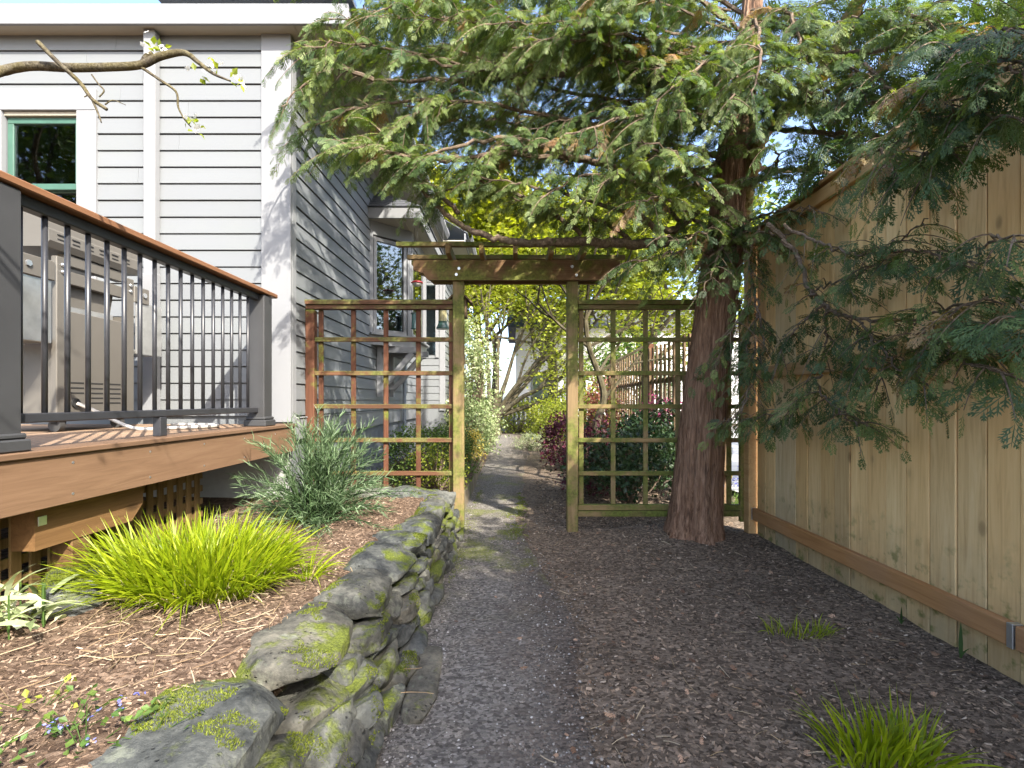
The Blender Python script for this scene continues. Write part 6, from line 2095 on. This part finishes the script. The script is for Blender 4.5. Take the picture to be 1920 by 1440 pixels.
# ================================================================== SMALL THINGS BY THE HOUSE
WIRE = mat_simple('thin_black_wire', (0.02, 0.02, 0.02), 0.5)
RED = mat_simple('red_plastic', (0.45, 0.03, 0.04), 0.35)
FGREEN = mat_simple('dark_green_enamel', (0.03, 0.075, 0.06), 0.35)
CLEAR = mat_simple('amber_seed_tube', (0.33, 0.30, 0.16), 0.2, var=0.3, scale=70)
hf = thing('hummingbird_feeder', 'red rimmed hummingbird feeder hanging from the bay window eave', 'bird feeder', tuple(P(782, 545, 6.2)))
c = P(782, 530, 6.2)
m = MB(); m.tube([c + [0, 0, 0.02], [c[0], c[1], BZ1 - 0.004]], 0.0025, 5); m.build('wire', WIRE, hf)
m = MB(); m.lathe([(0.0, 0.024), (0.05, 0.018), (0.074, 0.004), (0.076, -0.004), (0.060, -0.010), (0.0, -0.008)], c, 20); m.build('rim', RED, hf, smooth=True)
m = MB(); m.lathe([(0.058, -0.011), (0.055, -0.028), (0.030, -0.045), (0.0, -0.048)], c, 20); m.build('dish', mat_simple('clear_dish', (0.55, 0.55, 0.5), 0.15), hf, smooth=True)
sf = thing('seed_feeder', 'dark green lantern seed feeder hanging beside the arbor post', 'bird feeder', tuple(P(830, 615, 6.6)))
c = P(830, 592, 6.6)
m = MB(); m.tube([c + [0, 0, 0.16], c + [0.005, 0, 0.5], [c[0] + 0.01, c[1], SOF - 0.002]], 0.003, 5); m.build('wire', WIRE, sf)
m = MB(); m.lathe([(0.0, 0.165), (0.012, 0.16), (0.02, 0.14), (0.088, 0.115), (0.088, 0.10), (0.0, 0.10)], c, 20); m.build('roof', FGREEN, sf, smooth=False)
m = MB(); m.lathe([(0.056, 0.099), (0.056, -0.075)], c, 20); m.build('tube', CLEAR, sf, smooth=True)
m = MB(); m.lathe([(0.0, -0.076), (0.06, -0.076), (0.055, -0.10), (0.085, -0.165), (0.085, -0.178), (0.0, -0.178)], c, 20); m.build('tray', FGREEN, sf)
s2 = thing('seed_feeder', 'teal tube seed feeder hanging in front of the bay window', 'bird feeder', tuple(P(776, 615, 6.35)))
c = P(777, 600, 6.35)
m = MB(); m.tube([c + [0, 0, 0.10], [c[0], c[1], BZ1 - 0.004]], 0.0025, 5); m.build('wire', WIRE, s2)
m = MB(); m.lathe([(0.0, 0.105), (0.045, 0.085), (0.045, 0.08), (0.0, 0.08)], c, 16); m.build('roof', FGREEN, s2)
m = MB(); m.lathe([(0.036, 0.079), (0.036, -0.10), (0.05, -0.115), (0.0, -0.12)], c, 16); m.build('tube', mat_simple('teal_tube', (0.06, 0.13, 0.13), 0.2), s2, smooth=True)
# birdhouse on the rear of the arbor post
bh = thing('birdhouse', 'small old wooden birdhouse fixed behind the arbor post', 'birdhouse', tuple(P(865, 590, 4.32)))
c = P(862, 575, 4.33)
m = MB(); m.prism([(c[0] - 0.065, c[2] - 0.10), (c[0] + 0.065, c[2] - 0.10), (c[0] + 0.065, c[2] + 0.05), (c[0], c[2] + 0.11), (c[0] - 0.065, c[2] + 0.05)][::-1], 1, 4.25, 4.38); m.build('body', WOODDARK, bh)
beam('roof_board', (c[0] - 0.105, 4.31, c[2] + 0.022), (c[0], 4.31, c[2] + 0.125), 0.20, 0.014, WOODDARK, bh)
beam('roof_board', (c[0] + 0.115, 4.31, c[2] + 0.015), (c[0] + 0.006, 4.31, c[2] + 0.122), 0.20, 0.014, WOODDARK, bh)

# ================================================================== BEYOND THE GARDEN
sl = thing('slat_fence', 'open slat fence of mossy reddish uprights continuing beyond the trellis', 'fence', (2.05, 7.0, 0))
rr = random.Random(9)
yy = 4.75
while yy < 10.5:
    box('slat', (2.03, yy, 0.10), (2.055, yy + 0.06, 1.86 + rr.uniform(-0.01, 0.01)), WOODDARK, sl, 0.003)
    yy += 0.185
for zz in (0.35, 1.33):
    box('rail', (2.056, 4.7, zz), (2.09, 10.6, zz + 0.07), MOSSY, sl, 0.003)
box('post', (2.058, 7.5, 0), (2.145, 7.59, 1.95), REDWOOD, sl, 0.004)
box('post', (2.058, 10.4, 0), (2.145, 10.49, 1.95), REDWOOD, sl, 0.004)
dv = sheet('driveway', np.linspace(2.6, 9.0, 12), np.linspace(2.0, 22.0, 30), lambda x, y: height_ground(x, y) * 0 + 0.035, mat_simple('pale_concrete', (0.46, 0.45, 0.43), 0.85, var=0.12, scale=4, bump=0.3))
dv['label'] = 'pale sunlit concrete drive beyond the fence'
nh = thing('neighbour_house', 'white neighbouring house glimpsed behind the maple branches', 'house', (4.5, 24, 0))
WHITE = mat_paint('white_house_paint', (0.72, 0.72, 0.72), 0.6, 0.05)
m = MB(); m.box((0.2, 24.0, -0.1), (11.0, 30.0, 4.6)); m.build('wall', WHITE, nh)
m = MB(); m.prism([(23.6, 4.6), (30.4, 4.6), (27.0, 6.4)], 0, -0.2, 11.4); m.build('roof', SHINGLE, nh)
for x in (1.0, 2.6, 4.6, 7.2):
    wv = box('window', (x, 23.97, 1.1), (x + 0.9, 23.995, 2.4), PANE, nh, 0.002)
    box('frame', (x - 0.08, 23.95, 1.02), (x - 0.001, 23.998, 2.48), TRIM, wv, 0.004)
    box('frame', (x + 0.901, 23.95, 1.02), (x + 0.98, 23.998, 2.48), TRIM, wv, 0.004)
    box('frame', (x - 0.001, 23.95, 2.401), (x + 0.901, 23.998, 2.48), TRIM, wv, 0.004)
    box('frame', (x + 0.43, 23.955, 1.1), (x + 0.47, 23.969, 2.4), TRIM, wv, 0.004)
pk = thing('picket_fence', 'dark picket fence across the end of the garden', 'fence', (0.5, 18.0, 0))
PKM = mat_simple('dark_stained_picket', (0.05, 0.055, 0.06), 0.7, var=0.2)
for i in range(40):
    x = -3.0 + i * 0.16
    box('picket', (x, 18.0, 0.05), (x + 0.10, 18.025, 1.22), PKM, pk, 0.003)
for zz in (0.3, 0.95):
    box('rail', (-3.0, 18.026, zz), (3.4, 18.065, zz + 0.08), PKM, pk, 0.003)

# ================================================================== LITTER: dry cedar sprays and seedlings on the ground
LITTER = mat_leaf('dry_cedar_litter', ((0.16, 0.085, 0.05), (0.26, 0.15, 0.09), (0.36, 0.24, 0.16)), 0.1, 0.8, tcol=(1, 0.8, 0.6))
rg = np.random.default_rng(501)
n = 420
x = rg.uniform(-0.35, 1.95, n); y = 1.3 + 3.2 * rg.uniform(0, 1, n) ** 1.3
u, v, w_ = rand_frames(n, rg, 0.25)
L = rg.uniform(0.015, 0.045, n)[:, None]
m = MB(); t = rg.uniform(0, 1, n)
m.inst(spray_template(3, 0, 0.07, 6)[0], spray_template(3, 0, 0.07, 6)[1], None, np.stack([x, y, height_ground(x, y) + 0.014], 1), u * L, v * L, w_ * L, np.stack([t, t, t], 1))
tag(m.build('leaf_litter', LITTER, None, (0, 0, 0)), 'dry brown cedar sprays scattered over path and mulch', None, None, 'stuff')
